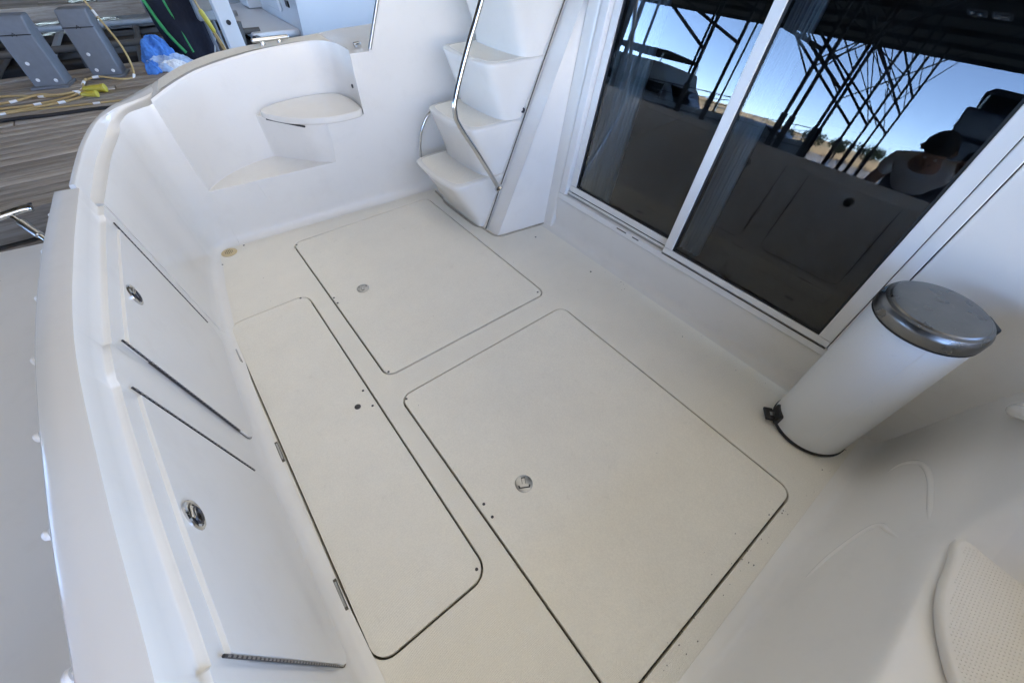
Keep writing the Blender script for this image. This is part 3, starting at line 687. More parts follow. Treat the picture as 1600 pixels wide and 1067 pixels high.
while y > -.84:                       # raised pips moulded into the pad
    x = .56 + (.0044 if r_i % 2 else 0)
    while x < 1.06:
        inside = False; j = len(pad_o) - 1
        for i in range(len(pad_o)):
            xi, yi = pad_o[i]; xj, yj = pad_o[j]
            if (yi > y) != (yj > y) and x < (xj - xi) * (y - yi) / (yj - yi) + xi: inside = not inside
            j = i
        if inside and min((Vector((x, y)) - Vector(q)).length for q in pad_o) > .018:
            b0 = len(pip_v)
            for dx, dy in ((-.0026, 0), (0, -.0026), (.0026, 0), (0, .0026)): pip_v.append((x + dx, y + dy, .4735))
            pip_v.append((x, y, .4758))
            pip_f += [(b0, b0 + 1, b0 + 4), (b0 + 1, b0 + 2, b0 + 4), (b0 + 2, b0 + 3, b0 + 4), (b0 + 3, b0, b0 + 4)]
        x += .0088
    y -= .0066; r_i += 1
pips = mesh('tread_pips', pip_v, pip_f, M['pad'], pad, smooth=False, merge=False); tag(pips, kind='stuff')
# moulded grab handle on the starboard wall
tube('grab_handle', crom([(1.66, -.47, .50), (1.62, -.445, .49), (1.55, -.435, .535), (1.47, -.44, .60), (1.40, -.455, .66), (1.37, -.49, .70)], 5), .020, G, stb, 12)
# faint raised outline of the access panel on the wall
def wall_y(z): return -.36 - (z - .09) * .226
for pts in ([(1.42, .135), (1.475, .16), (1.49, .20), (1.46, .26), (1.36, .32), (1.22, .365), (1.12, .39)], [(1.02, .385), (1.10, .295), (1.14, .25), (1.12, .205), (1.02, .14), (.93, .105), (.87, .09)]):
    tube('moulded_bead', crom([(x_, wall_y(z_) - (.0088 if 1 < k_ < len(pts) - 2 else .0112 if 0 < k_ < len(pts) - 1 else .0165), z_ - .003) for k_, (x_, z_) in enumerate(pts)], 8), .0135, G, stb, 14)
# ---- swim platform and its rail
plat_o = [(-.40, -1.0), (-.40, 3.30)] + [(-1.30 + .45 * math.cos(R(a)) - .0, 2.98 + .45 * math.sin(R(a))) for a in range(90, 181, 10)] + [(-1.75, -1.0)]
plat = prism('swim_platform', plat_o, -.06, .05, M['gelcoat'], boat, bevel=.02, seg=3)
rail = tube('platform_rail', crom([(-1.25, 3.20, .26), (-1.05, 3.29, .265), (-.90, 3.33, .27), (-.86, 3.33, .265)], 6), .020, M['steel'], boat, 12)
tube('rail_leg', [(-.95, 3.30, .255), (-.86, 3.12, .15), (-.80, 3.0, .05)], .013, M['steel'], rail, 10)
tube('rail_leg', [(-1.22, 3.22, .25), (-1.15, 3.05, .05)], .013, M['steel'], rail, 10)
tube('rail_sleeve', [(-.93, 3.26, .235), (-.885, 3.17, .18)], .021, M['steel_dull'], rail, 10)
# hull below the cockpit
mesh('hull', [(-.35, -.9, -.05), (-.35, 3.1, -.05), (6, 3.1, -.07), (6, -.9, -.07), (-.35, -.9, -1), (-.35, 3.1, -1), (6, 3.1, -1), (6, -.9, -1)], [(0, 1, 5, 4), (1, 2, 6, 5), (2, 3, 7, 6), (3, 0, 4, 7), (4, 5, 6, 7)], M['hull_white'], boat, smooth=False)

# ------------------------------------------------------------------ pedal bin
bx_, by_ = 1.565, -.118
b = empty('pedal_bin', (bx_, by_, 0), 'tall round white pedal bin with a scuffed steel lid by the glass door', 'bin')
z0b = .0035
lathe('body', [(.130, .012), (.1385, .013), (.1405, .018), (.1405, .635), (.136, .645), (.02, .645)], (0, 0, z0b), M['bin_white'], b, 56)
mesh('body_seam', [(.1412 * math.cos(R(a_)), .1412 * math.sin(R(a_)), z_) for a_ in (199, 199.8) for z_ in (.02, .636)], [(0, 1, 3, 2)], M['frame'], b)
lathe('base_ring', [(.12, 0), (.1425, 0), (.1445, .003), (.1445, .011), (.142, .014), (.12, .014)], (0, 0, z0b), M['black'], b, 56)
lid = lathe('lid', [(.143, .642), (.1455, .645), (.1455, .672), (.1435, .680), (.137, .690), (.128, .694)], (0, 0, z0b), M['lid_steel'], b, 56, angle=25)
lathe('lid_dome', [(.128, .690), (.128, .6945), (.124, .6985), (.10, .704), (.06, .708), (.0, .7095)], (0, 0, z0b), M['lid_steel'], lid, 56, angle=25)
lathe('lid_gasket', [(.138, .636), (.1445, .637), (.1445, .643), (.138, .644)], (0, 0, z0b), M['rubber'], lid, 56)
pa = math.atan2(.13, -.10)
pd = Vector((math.cos(pa), math.sin(pa), 0)); pn = Vector((-pd.y, pd.x, 0))
rotp = Matrix((pd, pn, (0, 0, 1))).transposed()
box('pedal', tuple(pd * .172 + Vector((0, 0, z0b + .028))), (.036, .062, .012), M['black'], b, .004, rotp)
box('pedal_housing', tuple(pd * .139 + Vector((0, 0, z0b + .035))), (.022, .070, .066), M['black'], b, .008, rotp)
box('pedal_arm', tuple(pd * .155 + Vector((0, 0, z0b + .03))), (.03, .02, .01), M['steel_dull'], b, .002, rotp)
box('lid_hinge', tuple(-pd * .148 + Vector((0, 0, z0b + .655))), (.034, .07, .045), M['black'], b, .008, rotp)

# ------------------------------------------------------------------ dock
dock = empty('dock', (0, 5.75, 0), 'weathered grey timber dock alongside the boat', 'dock')
dock.location = (0, 0, 0)
pw, gap = .135, .008
plank_me = []
for k, ln in enumerate((3.99, 2.99)):
    o = box('plank', (0, 0, -.02), (ln, pw, .04), M['wood'], dock, .004); plank_me.append(o.data); bpy.data.objects.remove(o)
ynum = 24
for j in range(ynum):
    y = 4.20 + (pw + gap) * j
    x = -24 + (j * 1.37) % 3.0
    while x < 10:
        k = (j + int(x)) % 2; ln = (4, 3)[k]
        o = bpy.data.objects.new('plank', plank_me[k]); col.objects.link(o); o.location = (x + ln / 2, y, random.uniform(-.004, .002)); o.parent = dock
        o.rotation_euler.z = random.uniform(-.0006, .0006)
        bv = o.modifiers.new('bevel', 'BEVEL'); bv.width = .004; bv.segments = 1
        x += ln
for yy, hgt in ((4.085, .20), (7.69, .20)):
    box('edge_beam', (-7, yy, .012 - hgt / 2), (34, .10, hgt), M['wood'], dock, .006)
    box('edge_beam', (-7, yy, -.32), (34, .09, .2), M['wood'], dock, .006)
for x in (-1.25, -1.05, -.86):
    lathe('beam_bolt', [(.012, 0), (.012, .008), (0, .010)], (x, 4.086, .012), M['dark_metal'], dock, 10)
for x in (-20, -16, -12, -8, -4, 0, 4, 8):
    box('dock_float', (x, 5.9, -.55), (2.2, 3.2, .5), M['black'], dock, .05)

def stanchion(x, y, lab):
    s = empty('dock_stanchion', (x, y, 0), lab, 'stanchion', 'grey moulded stanchions on the dock'); s.rotation_euler.z = R(-15)
    wd, dp, H = .29, .24, .62
    prof = [(0, 0), (dp, 0), (dp, H), (.07, H), (0, H - .13)]       # chamfered front
    v, n = [], len(prof)
    for xx, k in ((-wd / 2, 0), (wd / 2, 0)):
        for (py, pz) in prof: v.append((xx * (1 - .03 * pz / H), py + .0 * pz / H, pz))
    f = [tuple(range(n)), tuple(range(n, 2 * n))] + [(i, (i + 1) % n, n + (i + 1) % n, n + i) for i in range(n)]
    mesh('body', v, f, M['grey_plastic'], s, bevel=.018, seg=3)
    box('base_flange', (0, .09, .012), (wd + .05, dp + .06, .024), M['grey_plastic'], s, .006)
    B = Matrix(((1, 0, 0), (0, 0, -1), (0, 1, 0)))
    for dx, dz in ((-.06, .20), (.075, .035), (-.075, .05)):
        lathe('bolt_cap', [(.017, -.004), (.017, .004), (.012, .009), (0, .010)], (dx, -.001, dz + .03), M['white_tag'], s, 14, basis=B)
    tube('lid_seam', [(-wd * .49, -.001, H - .15), (0, -.001, H - .15), (wd * .49, -.001, H - .15)], .005, M['black'], s, 6)
    tube('lid_hook', [(-.02, .0, H - .16), (0, -.008, H - .13), (.02, .0, H - .16)], .004, M['black'], s, 6)
stanchion(-.89, 7.12, 'grey moulded stanchion on the dock, farther from the blue cloth')
stanchion(-.36, 7.22, 'grey moulded stanchion on the dock, nearer the blue cloth')

def cord(name, pts, r, lab, material, cat='cord', tags=0, group=None):
    p = crom(pts, 8); o = tube(name, p, r, material, None, 8); tag(o, lab, cat, group)
    for k in range(tags):
        i = int((k + .5) / tags * (len(p) - 2)); a_, b_ = Vector(p[i]), Vector(p[i + 1]); d = (b_ - a_).normalized()
        tube('tape_band', [tuple(a_ - d * .03), tuple(a_ + d * .03)], r * 1.25, M['white_tag'], o, 8)
    return o
def mk(l): return [(x, y, z) for x, y, z in l]
cord('shore_cable', [(-1.9, 6.75, .012), (-1.5, 7.0, .012), (-1.2, 6.95, .012), (-.95, 6.75, .014), (-.75, 6.72, .012), (-.62, 6.85, .012), (-.60, 7.05, .03), (-.45, 7.08, .05), (-.25, 7.02, .012), (-.12, 7.08, .02), (-.08, 7.25, .25), (-.16, 7.42, .6), (-.24, 7.5, 1.0)], .011, 'yellow shore power cord looping up past the grey stanchions', M['cord'], tags=6)
cord('shore_cable', [(-1.9, 6.45, .012), (-1.4, 6.55, .012), (-1.05, 6.5, .014), (-.75, 6.6, .012), (-.62, 6.72, .03), (-.60, 6.92, .04), (-.56, 7.02, .06)], .011, 'yellow power cord lying in front of the grey stanchions', M['cord'], tags=4)
cord('shore_cable', [(-1.9, 6.32, .010), (-1.2, 6.36, .012), (-.8, 6.28, .012), (-.5, 6.22, .012), (-.2, 6.16, .012)], .009, 'thin yellow cord stretched straight along the planks', M['cord'], tags=2)
cord('shore_cable', [(-1.9, 6.9, .012), (-1.3, 6.72, .014), (-1.0, 6.78, .03), (-.82, 6.66, .03), (-.66, 6.68, .03), (-.6, 6.62, .02), (-.7, 6.5, .012), (-1.0, 6.42, .012), (-1.6, 6.4, .012)], .011, 'yellow power cord doubled back in a loop on the dock', M['cord'], tags=3)
cord('water_hose', [(-2.2, 6.10, .016), (-1.3, 6.13, .016), (-.9, 6.06, .016), (-.55, 6.02, .016), (-.2, 5.9, .016), (.3, 5.7, .016)], .016, 'black hose lying along the dock planks', M['rubber'], 'hose')
for (x, y, a_, lab) in ((-.50, 6.66, -.35, 'larger yellow plug connector lying on the dock'), (-.56, 6.48, -.5, 'smaller yellow plug connector lying on the dock')):
    p = empty('plug_connector', (x, y, .03), lab, 'plug'); d = Vector((math.cos(a_), math.sin(a_), 0)); Bz = d.to_track_quat('Z', 'Y').to_matrix()
    k = 1.0 if 'larger' in lab else .75
    lathe('plug_body', [(.016 * k, -.12 * k), (.026 * k, -.10 * k), (.034 * k, -.03 * k), (.036 * k, .05 * k), (.030 * k, .06 * k)], (0, 0, .008), M['plug'], p, 16, basis=Bz)
    lathe('lock_ring', [(.038 * k, .052 * k), (.042 * k, .056 * k), (.042 * k, .085 * k), (.034 * k, .09 * k), (.02 * k, .088 * k)], (0, 0, .008), M['plug'], p, 16, basis=Bz)

# crumpled blue cloth
def heap(name, c, rx, ry, rz, material, parent, seed):
    rnd = random.Random(seed); rows = []; n = 40
    ph = [rnd.uniform(0, 6.28) for _ in range(8)]
    for i in range(15):
        t = i / 14; rr = math.cos(t * math.pi / 2) ** .6; zz_ = math.sin(t * math.pi / 2) ** 1.1
        rows.append([(c[0] + rx * rr * math.cos(a_) * (1 + .16 * math.sin(3 * a_ + ph[0]) + .10 * math.sin(7 * a_ + ph[1] + 3 * t)), c[1] + ry * rr * math.sin(a_) * (1 + .16 * math.sin(4 * a_ + ph[2]) + .08 * math.sin(9 * a_ + ph[3] + 4 * t)),
                      c[2] + rz * zz_ * (1 + .18 * math.sin(5 * a_ + ph[4] + 5 * t)) + .006) for a_ in [2 * math.pi * k / n for k in range(n)]])
    o = loft(name, rows, material, parent, True, True, angle=180)
    o.modifiers.new('sub', 'SUBSURF').levels = 2; o.modifiers['sub'].render_levels = 2
    for sz, st_ in ((.09, .05), (.035, .022)):
        tx = bpy.data.textures.new('folds', 'CLOUDS'); tx.noise_scale = sz; dm = o.modifiers.new('disp', 'DISPLACE'); dm.texture = tx; dm.strength = st_; dm.texture_coords = 'GLOBAL'
    return o
cl = empty('blue_cloth', (.27, 7.25, 0), 'crumpled blue and white cloth heaped on the dock edge', 'cloth')
heap('lower_fold', (0, 0, 0), .26, .17, .12, M['light_cloth'], cl, 3); heap('upper_fold', (-.03, .10, .06), .17, .13, .22, M['blue_cloth'], cl, 5)
heap('side_fold', (-.16, -.10, 0), .10, .11, .10, M['blue_cloth'], cl, 8); heap('white_fold', (.04, -.13, .0), .14, .05, .09, M['white_tag'], cl, 9)

# navy folded cover with green edging
cov = empty('folded_cover', (.66, 7.45, 0), 'dark navy folded cover with green edging leaning on the dock', 'cover')
rows = []
for z, xw, dp in ((0, .20, .10), (.15, .27, .13), (.4, .31, .15), (.8, .34, .14), (1.2, .33, .12), (1.6, .28, .09), (1.9, .1, .05)):
    rows.append([(xw * math.cos(a_) * (1 + .08 * math.sin(5 * a_ + z * 2)), dp * math.sin(a_) * (1 + .22 * math.sin(6 * a_ + z)), z + .003) for a_ in [2 * math.pi * k / 36 for k in range(36)]])
loft('fabric', rows, M['navy'], cov, True, True, angle=60)
tube('green_edging', crom([(-.14, -.13, .12), (-.24, -.11, .35), (-.30, -.10, .62), (-.36, -.07, .9), (-.36, -.05, 1.4)], 5), .018, M['green'], cov, 8)
tube('green_edging', crom([(-.06, -.14, .12), (-.09, -.155, .4), (-.12, -.16, .7), (-.13, -.15, 1.2)], 5), .012, M['green'], cov, 8)

# power pedestal
pp = empty('power_pedestal', (.92, 7.15, 0), 'grey power pedestal with a round meter beside the white post', 'pedestal')
box('meter_box', (0, 0, .74), (.25, .14, .60), M['hull_grey'], pp, .012)
for dx in (-.06, .02): tube('conduit', [(dx, 0, 0), (dx, 0, .46)], .022, M['grey_plastic'], pp, 10)
Bf = Matrix(((1, 0, 0), (0, 0, -1), (0, 1, 0)))
lathe('meter_ring', [(.088, -.002), (.092, .01), (.085, .022), (.078, .022)], (0, -.07, .62), M['steel_dull'], pp, 28, basis=Bf)
lathe('meter_face', [(.078, .0), (.078, .016), (0, .017)], (0, -.07, .62), M['label'], pp, 28, basis=Bf)
for k in range(4): box('meter_digit', (-.03 + .02 * k, -.0885, .63), (.012, .004, .02), M['black'], pp, 0)
tube('strut', [(-.16, -.02, .0), (.0, .0, .34)], .010, M['steel_dull'], pp, 8)
sp = empty('shore_plug', (.86, 7.02, .47), 'yellow shore power plug hanging from the round meter pedestal', 'plug')
lathe('plug_body', [(.012, -.14), (.022, -.12), (.028, -.02), (.028, .06), (.02, .09)], (0, 0, 0), M['plug'], sp, 16, basis=Vector((-.25, 0, 1)).to_track_quat('Z', 'Y').to_matrix())
tube('lead', crom([(.03, 0, -.12), (.07, 0, -.3), (.09, 0, -.46)], 4), .011, M['cord'], sp, 8)
tube('lead', crom([(.015, .0, -.12), (.05, .02, -.3), (.06, .03, -.46)], 4), .011, M['cord'], sp, 8)
tube('lead', crom([(-.02, 0, .08), (-.03, .02, .18), (-.03, .03, .3)], 4), .011, M['cord'], sp, 8)

# ------------------------------------------------------------------ boat shelter: roof on posts
shed = empty('boat_shelter', (0, 0, 0), 'dark steel roofed boat shelter on many thin posts with diagonal braces', 'shelter')
ROOF_Y0, ROOF_Y1, ROOF_X0, ROOF_X1, RZ = -7.6, 26.0, -24.2, 22.0, 5.5
FILL_Y = 9.0
fill_strips = [(-.3, .6), (1.2, 2.1), (2.7, 3.6), (4.2, 5.1)]  # unseen translucent strips added to give the cockpit floor top light
xc = ROOF_X0
for (xa, xb) in fill_strips + [(ROOF_X1, ROOF_X1)]:
    box('roof_sheet', ((xc + xa) / 2, (ROOF_Y0 + FILL_Y) / 2, RZ + .06), (xa - xc - .004, FILL_Y - ROOF_Y0, .08), M['roof'], shed, 0)
    if xb > xa: mesh('fill_panel', [(xa, ROOF_Y0, RZ + .06), (xb, ROOF_Y0, RZ + .06), (xb, FILL_Y, RZ + .06), (xa, FILL_Y, RZ + .06)], [(0, 1, 2, 3)], M['fill_panel'], shed, smooth=False)
    xc = xb
box('roof_sheet', ((ROOF_X0 + ROOF_X1) / 2, (FILL_Y + ROOF_Y1) / 2 + .002, RZ + .06), (ROOF_X1 - ROOF_X0, ROOF_Y1 - FILL_Y, .08), M['roof'], shed, 0)
x = ROOF_X0 + .1
while x < ROOF_X1:
    box('purlin', (x, (ROOF_Y0 + ROOF_Y1) / 2, RZ - .06), (.10, ROOF_Y1 - ROOF_Y0 - .02, .16), M['shed_steel'], shed, 0); x += 2.2
box('sky_block_end', (-18.0, -9.0, 2.4), (.12, 18.4, 6.0), M['roof'], shed, 0)  # unseen wall added to block low sky astern to starboard
box('sky_block_end', (-18.0, 21.6, 2.4), (.12, 8.6, 6.0), M['roof'], shed, 0)  # unseen wall added to block low sky astern to port
box('sky_block_side', (2.0, 25.9, 2.4), (39.8, .12, 6.0), M['roof'], shed, 0)  # unseen wall added to block low sky from the port side
wp = box('white_post', (.90, 5.9, 2.45), (.15, .15, 5.9), M['post_paint'], shed, .008)
lathe('bolt_hole', [(.022, -.001), (.022, .003), (.013, .004), (0, .001)], (.90, 5.824, .60), M['dark_metal'], wp, 14, basis=Bf)
def post(x, y, wdt=.075, sleeve=True):
    zb = -1.0
    box('post', (x, y, (zb + RZ - .15) / 2), (wdt, wdt, RZ - .15 - zb), M['shed_steel'], shed, 0)
    if sleeve: box('post_sleeve', (x, y, .35), (wdt * 1.7, wdt * 1.7, 2.0), M['shed_steel'], shed, .01)
for y10 in (10.7, 7.9, 6.95):
    post(3.8 - 7.1 * 13.8 / y10, 7.1)
for y10 in (4.72, 4.48, 3.81, 3.70, 3.15, 2.81, 2.60, 2.35):
    post(3.8 - 4.25 * 13.8 / y10, 4.25)
for x, y in ((-8, 11.5), (-12, 11.5), (-16, 11.5), (-20, 11.5), (4, 7.1), (8, 7.1), (-22, 15), (-14, 15)): post(x, y)
def bar(name, a_, b_, r): tube(name, [a_, b_], r, M['shed_steel'], shed, 6)
X0 = -17.0
def px_of(y10, row): return 3.8 - row * 13.8 / y10
for a_, b_, y10, row in (((9.26, 4.38), (5.1, 1.8), 3.15, 4.25), ((7.88, 4.48), (4.34, 2.01), 2.81, 4.25), ((7.16, 4.39), (3.19, 2.03), 2.35, 4.25), ((5.7, 4.34), (4.3, 3.21), 2.81, 4.25), ((5.03, 4.27), (3.24, 2.64), 2.35, 4.25),
                     ((4.29, 4.31), (3.22, 3.17), 2.35, 4.25), ((13.27, 4.27), (9.88, 3.19), 6.95, 7.1), ((11.67, 4.32), (7.97, 3.43), 4.72, 4.25), ((15.0, 4.2), (11.9, 2.6), 7.9, 7.1), ((8.6, 4.3), (5.7, 2.6), 3.81, 4.25)):
    xp = px_of(y10, row); sc_ = (3.8 - xp) / 20.8
    lo_ = Vector((xp, row, 1.5 + (b_[1] - 1.5) * sc_)); dr_ = Vector((0, (a_[0] - b_[0]), (a_[1] - b_[1]))); dr_ *= (RZ - .1 - lo_.z) / dr_.z
    bar('knee_brace', tuple(lo_), tuple(lo_ + dr_), .042)
    if y10 < 4: bar('tie_rod', tuple(lo_ + Vector((.0, 0, .9))), tuple(lo_ + Vector((2.5, .5, 2.4))), .016)
for k in range(20):
    xa = px_of(random.choice((4.72, 4.48, 3.81, 3.70, 3.15, 2.81, 2.60, 2.35)), 4.25); ya = 4.25; dirn = random.choice((-1, -1, -1, 1))
    L_ = random.uniform(1.6, 3.8); za = random.uniform(2.0, 4.0)
    bar('tie_rod', (xa, ya, za), (xa, ya - dirn * L_ * random.uniform(.5, 1.1), min(5.3, za + L_ * .8)), .018)
# twin framed lights under the roof
for k in range(2):
    f_ = box('roof_lamp_frame', (-16.6, 3.45 - .62 * k, RZ - .16), (.6, .5, .04), M['post_paint'], shed, .01)
    box('roof_lamp_lens', (-16.6, 3.45 - .62 * k, RZ - .184), (.44, .34, .01), M['cabin_glass'], shed, 0)

# ------------------------------------------------------------------ other boats
def cruiser(name, loc, rz, L, Bm, lab, hullm, topm, fly=True, rails=True, lamps=False, zh=1.0, zc=2.0, zf=2.9):
    e = empty(name, loc, lab, 'boat', None); e.rotation_euler.z = rz
    rows = []
    for k in range(17):
        t = k / 16; x = -L / 2 + L * t
        wdt = Bm / 2 * (1 - max(0, (t - .55) / .45) ** 2.2) + .02; sh = zh * (1 + .35 * t * t)
        rows.append([(x - .25 * (1 - 0) * (0 if t > .1 else 0), -wdt, sh), (x, -wdt * 1.02, sh * .85), (x - .4 * t, -wdt * .86, .1), (x - .8 * t, -wdt * .6, -.5), (x - .8 * t, wdt * .6, -.5), (x - .4 * t, wdt * .86, .1), (x, wdt * 1.02, sh * .85), (x, wdt, sh), (x, wdt * .8, sh + .03), (x, -wdt * .8, sh + .03)])
    hull = loft('hull', rows, hullm, e, True, True, angle=30)
    rr = [[(x, sgn * (Bm / 2 * (1 - max(0, ((x + L / 2) / L - .55) / .45) ** 2.2) + .035), zh * (1 + .35 * ((x + L / 2) / L) ** 2) * .86) for x in [-L / 2 + L * k / 16 for k in range(17)]] for sgn in (-1, 1)]
    for p in rr: tube('rub_rail', p, .035, M['hull_grey'], e, 6)
    c0, c1, cw = -L * .32, L * .18, Bm * .40
    def cab(nm, x0, x1, x0t, x1t, w0, w1, z0, z1, mt):
        v = [(x0, -w0, z0), (x1, -w0 * .8, z0), (x1, w0 * .8, z0), (x0, w0, z0), (x0t, -w1, z1), (x1t, -w1 * .85, z1), (x1t, w1 * .85, z1), (x0t, w1, z1)]
        return mesh(nm, v, [(0, 3, 2, 1), (4, 5, 6, 7), (0, 1, 5, 4), (1, 2, 6, 5), (2, 3, 7, 6), (3, 0, 4, 7)], mt, e, bevel=.06, seg=3)
    cabin = cab('cabin', c0, c1 + .7, c0, c1 - .1, cw, cw * .86, zh, zc, hullm)
    for sgn in (-1, 1):
        for k in range(3):
            xa = c0 + .25 + k * (c1 - c0 - .2) / 3; xb = xa + (c1 - c0 - .2) / 3 - .12
            yy = lambda z: sgn * (cw + (cw * .86 - cw) * (z - zh) / (zc - zh) + .012)
            mesh('window', [(xa, yy(zh + .35), zh + .35), (xb, yy(zh + .35) * .97, zh + .35), (xb, yy(zc - .2) * .97, zc - .2), (xa, yy(zc - .2), zc - .2)], [(0, 1, 2, 3)], M['cabin_glass'], cabin).modifiers.new('s', 'SOLIDIFY').thickness = .03
    mesh('aft_window', [(c0 - .015, -cw * .6, zh + .2), (c0 - .015, cw * .6, zh + .2), (c0 - .015, cw * .55, zc - .2), (c0 - .015, -cw * .55, zc - .2)], [(0, 1, 2, 3)], M['cabin_glass'], cabin).modifiers.new('s', 'SOLIDIFY').thickness = .02
    mesh('windscreen', [(c1 + .62, -cw * .62, zh + .25), (c1 + .62, cw * .62, zh + .25), (c1 + .02, cw * .62, zc - .12), (c1 + .02, -cw * .62, zc - .12)], [(0, 1, 2, 3)], M['cabin_glass'], cabin).modifiers.new('s', 'SOLIDIFY').thickness = .08
    if fly:
        cab('flybridge', c0 - .3, c1 - .2, c0 - .3, c1 - .6, cw * .95, cw * 1.0, zc - .02, zc + .5, hullm)
        cab('bimini', c0 - .2, c1 - .6, c0 - .1, c1 - .8, cw * .95, cw * .85, zf, zf + .14, topm)
        for sx in (c0 - .1, c1 - .8):
            for sy in (-1, 1): tube('bimini_pole', [(sx, sy * cw * .85, zc + .4), (sx, sy * cw * .85, zf + .02)], .025, M['steel_dull'], e, 6)
        if lamps:
            for k in range(3): lathe('search_lamp', [(.02, 0), (.11, .02), (.14, .12), (.12, .18), (0, .19)], (c1 - 1.0, -.32 + .32 * k, zf + .14), M['black'], e, 14)
    if rails:
        for sgn in (-1, 1):
            pts = [(x, sgn * (Bm / 2 * (1 - max(0, ((x + L / 2) / L - .55) / .45) ** 2.2) * .93 + .01), zh * (1 + .35 * ((x + L / 2) / L) ** 2) + .6) for x in [L * .1 + L * .4 * k / 8 for k in range(9)]]
            tube('bow_rail', pts, .018, M['steel'], e, 6)
            tube('mid_rail', [(x, y, z - .3) for x, y, z in pts], .012, M['steel'], e, 6)
            for p in pts[::2]: tube('rail_post', [(p[0], p[1], p[2] - .62), p], .015, M['steel'], e, 6)
    return e
cruiser('moored_cruiser', (-12.2, .35, -.55), R(172), 8.0, 3.4, 'dark flybridge cruiser with three lamps on top, moored straight behind the transom', M['hull_dark'], M['canvas'], lamps=True, zh=1.3, zc=2.4, zf=3.15)
cruiser('moored_cruiser', (-10.5, -4.6, -.55), R(178), 11.0, 4.2, 'tall dark cruiser, unseen, added astern to block low sky', M['hull_dark'], M['canvas'], zh=1.9, zc=3.3, zf=4.3)  # unseen boat added as a blocker for bright sky astern
cruiser('moored_cruiser', (-15.0, 12.2, -.55), R(-78), 9.0, 3.4, 'white cruiser with a brown bimini moored beyond the dock', M['hull_white'], M['brown_canvas'], zh=1.1, zc=2.0, zf=2.8)
cruiser('moored_cruiser', (-22.0, 9.6, -.55), R(-60), 7.0, 2.8, 'small white cruiser with a rounded bow rail seen far behind the dock', M['hull_white'], M['canvas'], fly=False, zh=1.1, zc=1.7)
e = cruiser('moored_cruiser', (4.1, 13.2, -.15), R(180), 9.2, 3.6, 'white motor boat with raised bow showing behind the grey stanchions', M['hull_white'], M['canvas'], zh=1.35, zc=2.3, zf=3.3)
e2 = cruiser('moored_cruiser', (6.75, 9.75, -.42), R(0), 9.0, 3.3, 'white motor boat with square stern beyond the white post', M['hull_white'], M['canvas'], zh=1.15, zc=2.2, zf=3.2)
box('stern_platform', (-4.85, 0, .42), (.7, 2.8, .10), M['hull_white'], e2, .03)
box('stern_vent', (-4.515, -1.2, .75), (.02, .14, .08), M['black'], e2, .005)
box('stern_locker', (-4.53, -.3, .85), (.05, 1.0, .5), M['hull_white'], e2, .02)
box('stern_step', (-4.60, .9, .62), (.25, .6, .28), M['hull_white'], e2, .03)
box('mooring_cleat', (-4.3, -1.4, 1.2), (.22, .05, .05), M['steel'], e2, .015)
cruiser('moored_cruiser', (1.0, -17.5, -.6), R(0), 26.0, 6.4, 'large sand coloured cruiser added unseen to starboard to bounce sunlight into the cockpit', mat('bounce_hull', (0.46, 0.44, 0.41), 0.4, noise=(1.5, 0.05)), M['hull_white'], zh=3.2, zc=5.4, zf=7.4)  # unseen boat added as a sunlit reflector for the cockpit
pier = box('bounce_pier', (-2, -13.0, -.05), (44, 2.0, .5), mat('bounce_pale', (.52, .49, .44), .85, noise=(3, .12)), None, .02); tag(pier, 'pale concrete pier added unseen to starboard to bounce sunlight under the roof', 'pier')  # unseen slab added as a sunlit reflector below the roof edge
fd = empty('dock', (0, 0, 0), 'second weathered timber dock behind the black boat lift', 'dock')
for j in range(14):
    for k in range(4):
        o = bpy.data.objects.new('plank', plank_me[0]); col.objects.link(o); o.location = (-14.9 + 4 * k + (j % 2) * .4, 11.55 + j * .143, .18 + random.uniform(-.004, .002)); o.parent = fd
for yy in (11.44, 13.6): box('edge_beam', (-7.1, yy, .08), (15.2, .1, .2), M['wood'], fd, .006)
lift = empty('boat_lift', (0, 0, 0), 'black floating boat lift with steel beams between the dock and the moored boats', 'boat lift')
for (cx_, cy_, lx, ly_) in ((-4.2, 8.35, 9.6, .75), (-4.2, 9.75, 9.6, .85), (-4.2, 10.95, 9.6, .7), (1.2, 8.1, .9, .5), (1.3, 11.3, 3.4, .6)):
    box('pontoon', (cx_, cy_, -.38), (lx, ly_, .42), M['black'], lift, .06)
box('glare_cover', (-3.7, 9.55, -.5), (11.0, 3.5, .3), M['black'], lift, .02)  # black box added to hide bright water glare between the pontoons
for k in range(8):
    xx = -2.6 + k * .52
    tube('beam', [(xx, 7.85, -.12), (xx + .25, 11.2, -.10)], .045, M['hull_grey'] if k % 3 == 0 else M['shed_steel'], lift, 6)
for xx in (-1.6, -.55, .45, 1.35):
    tube('upright', [(xx, 8.3, -.2), (xx + .05, 8.3, .22)], .05, M['shed_steel'], lift, 8)
tube('cross_pipe', [(-3, 8.6, .10), (1.7, 8.5, .06)], .04, M['shed_steel'], lift, 8)
tube('cross_pipe', [(-3, 9.9, .12), (1.7, 9.8, .10)], .04, M['hull_grey'], lift, 8)
# dark spring cleat and fender line on our coaming edge
cd = tube('dock_line', crom([(.62, 3.33, .90), (.72, 3.6, .82), (.85, 3.9, .5), (.95, 4.15, .06), (1.05, 4.35, .03)], 6), .012, M['rubber'], None, 8); tag(cd, 'black mooring line running from the boat rim down to the dock', 'rope')
cb = box('deck_cleat', (.70, 3.30, .895), (.22, .035, .022), M['steel'], port, .009)
for dx in (-.05, .05): lathe('cleat_foot', [(.016, 0), (.013, .03)], (.70 + dx, 3.30, .862), M['steel'], port, 12)

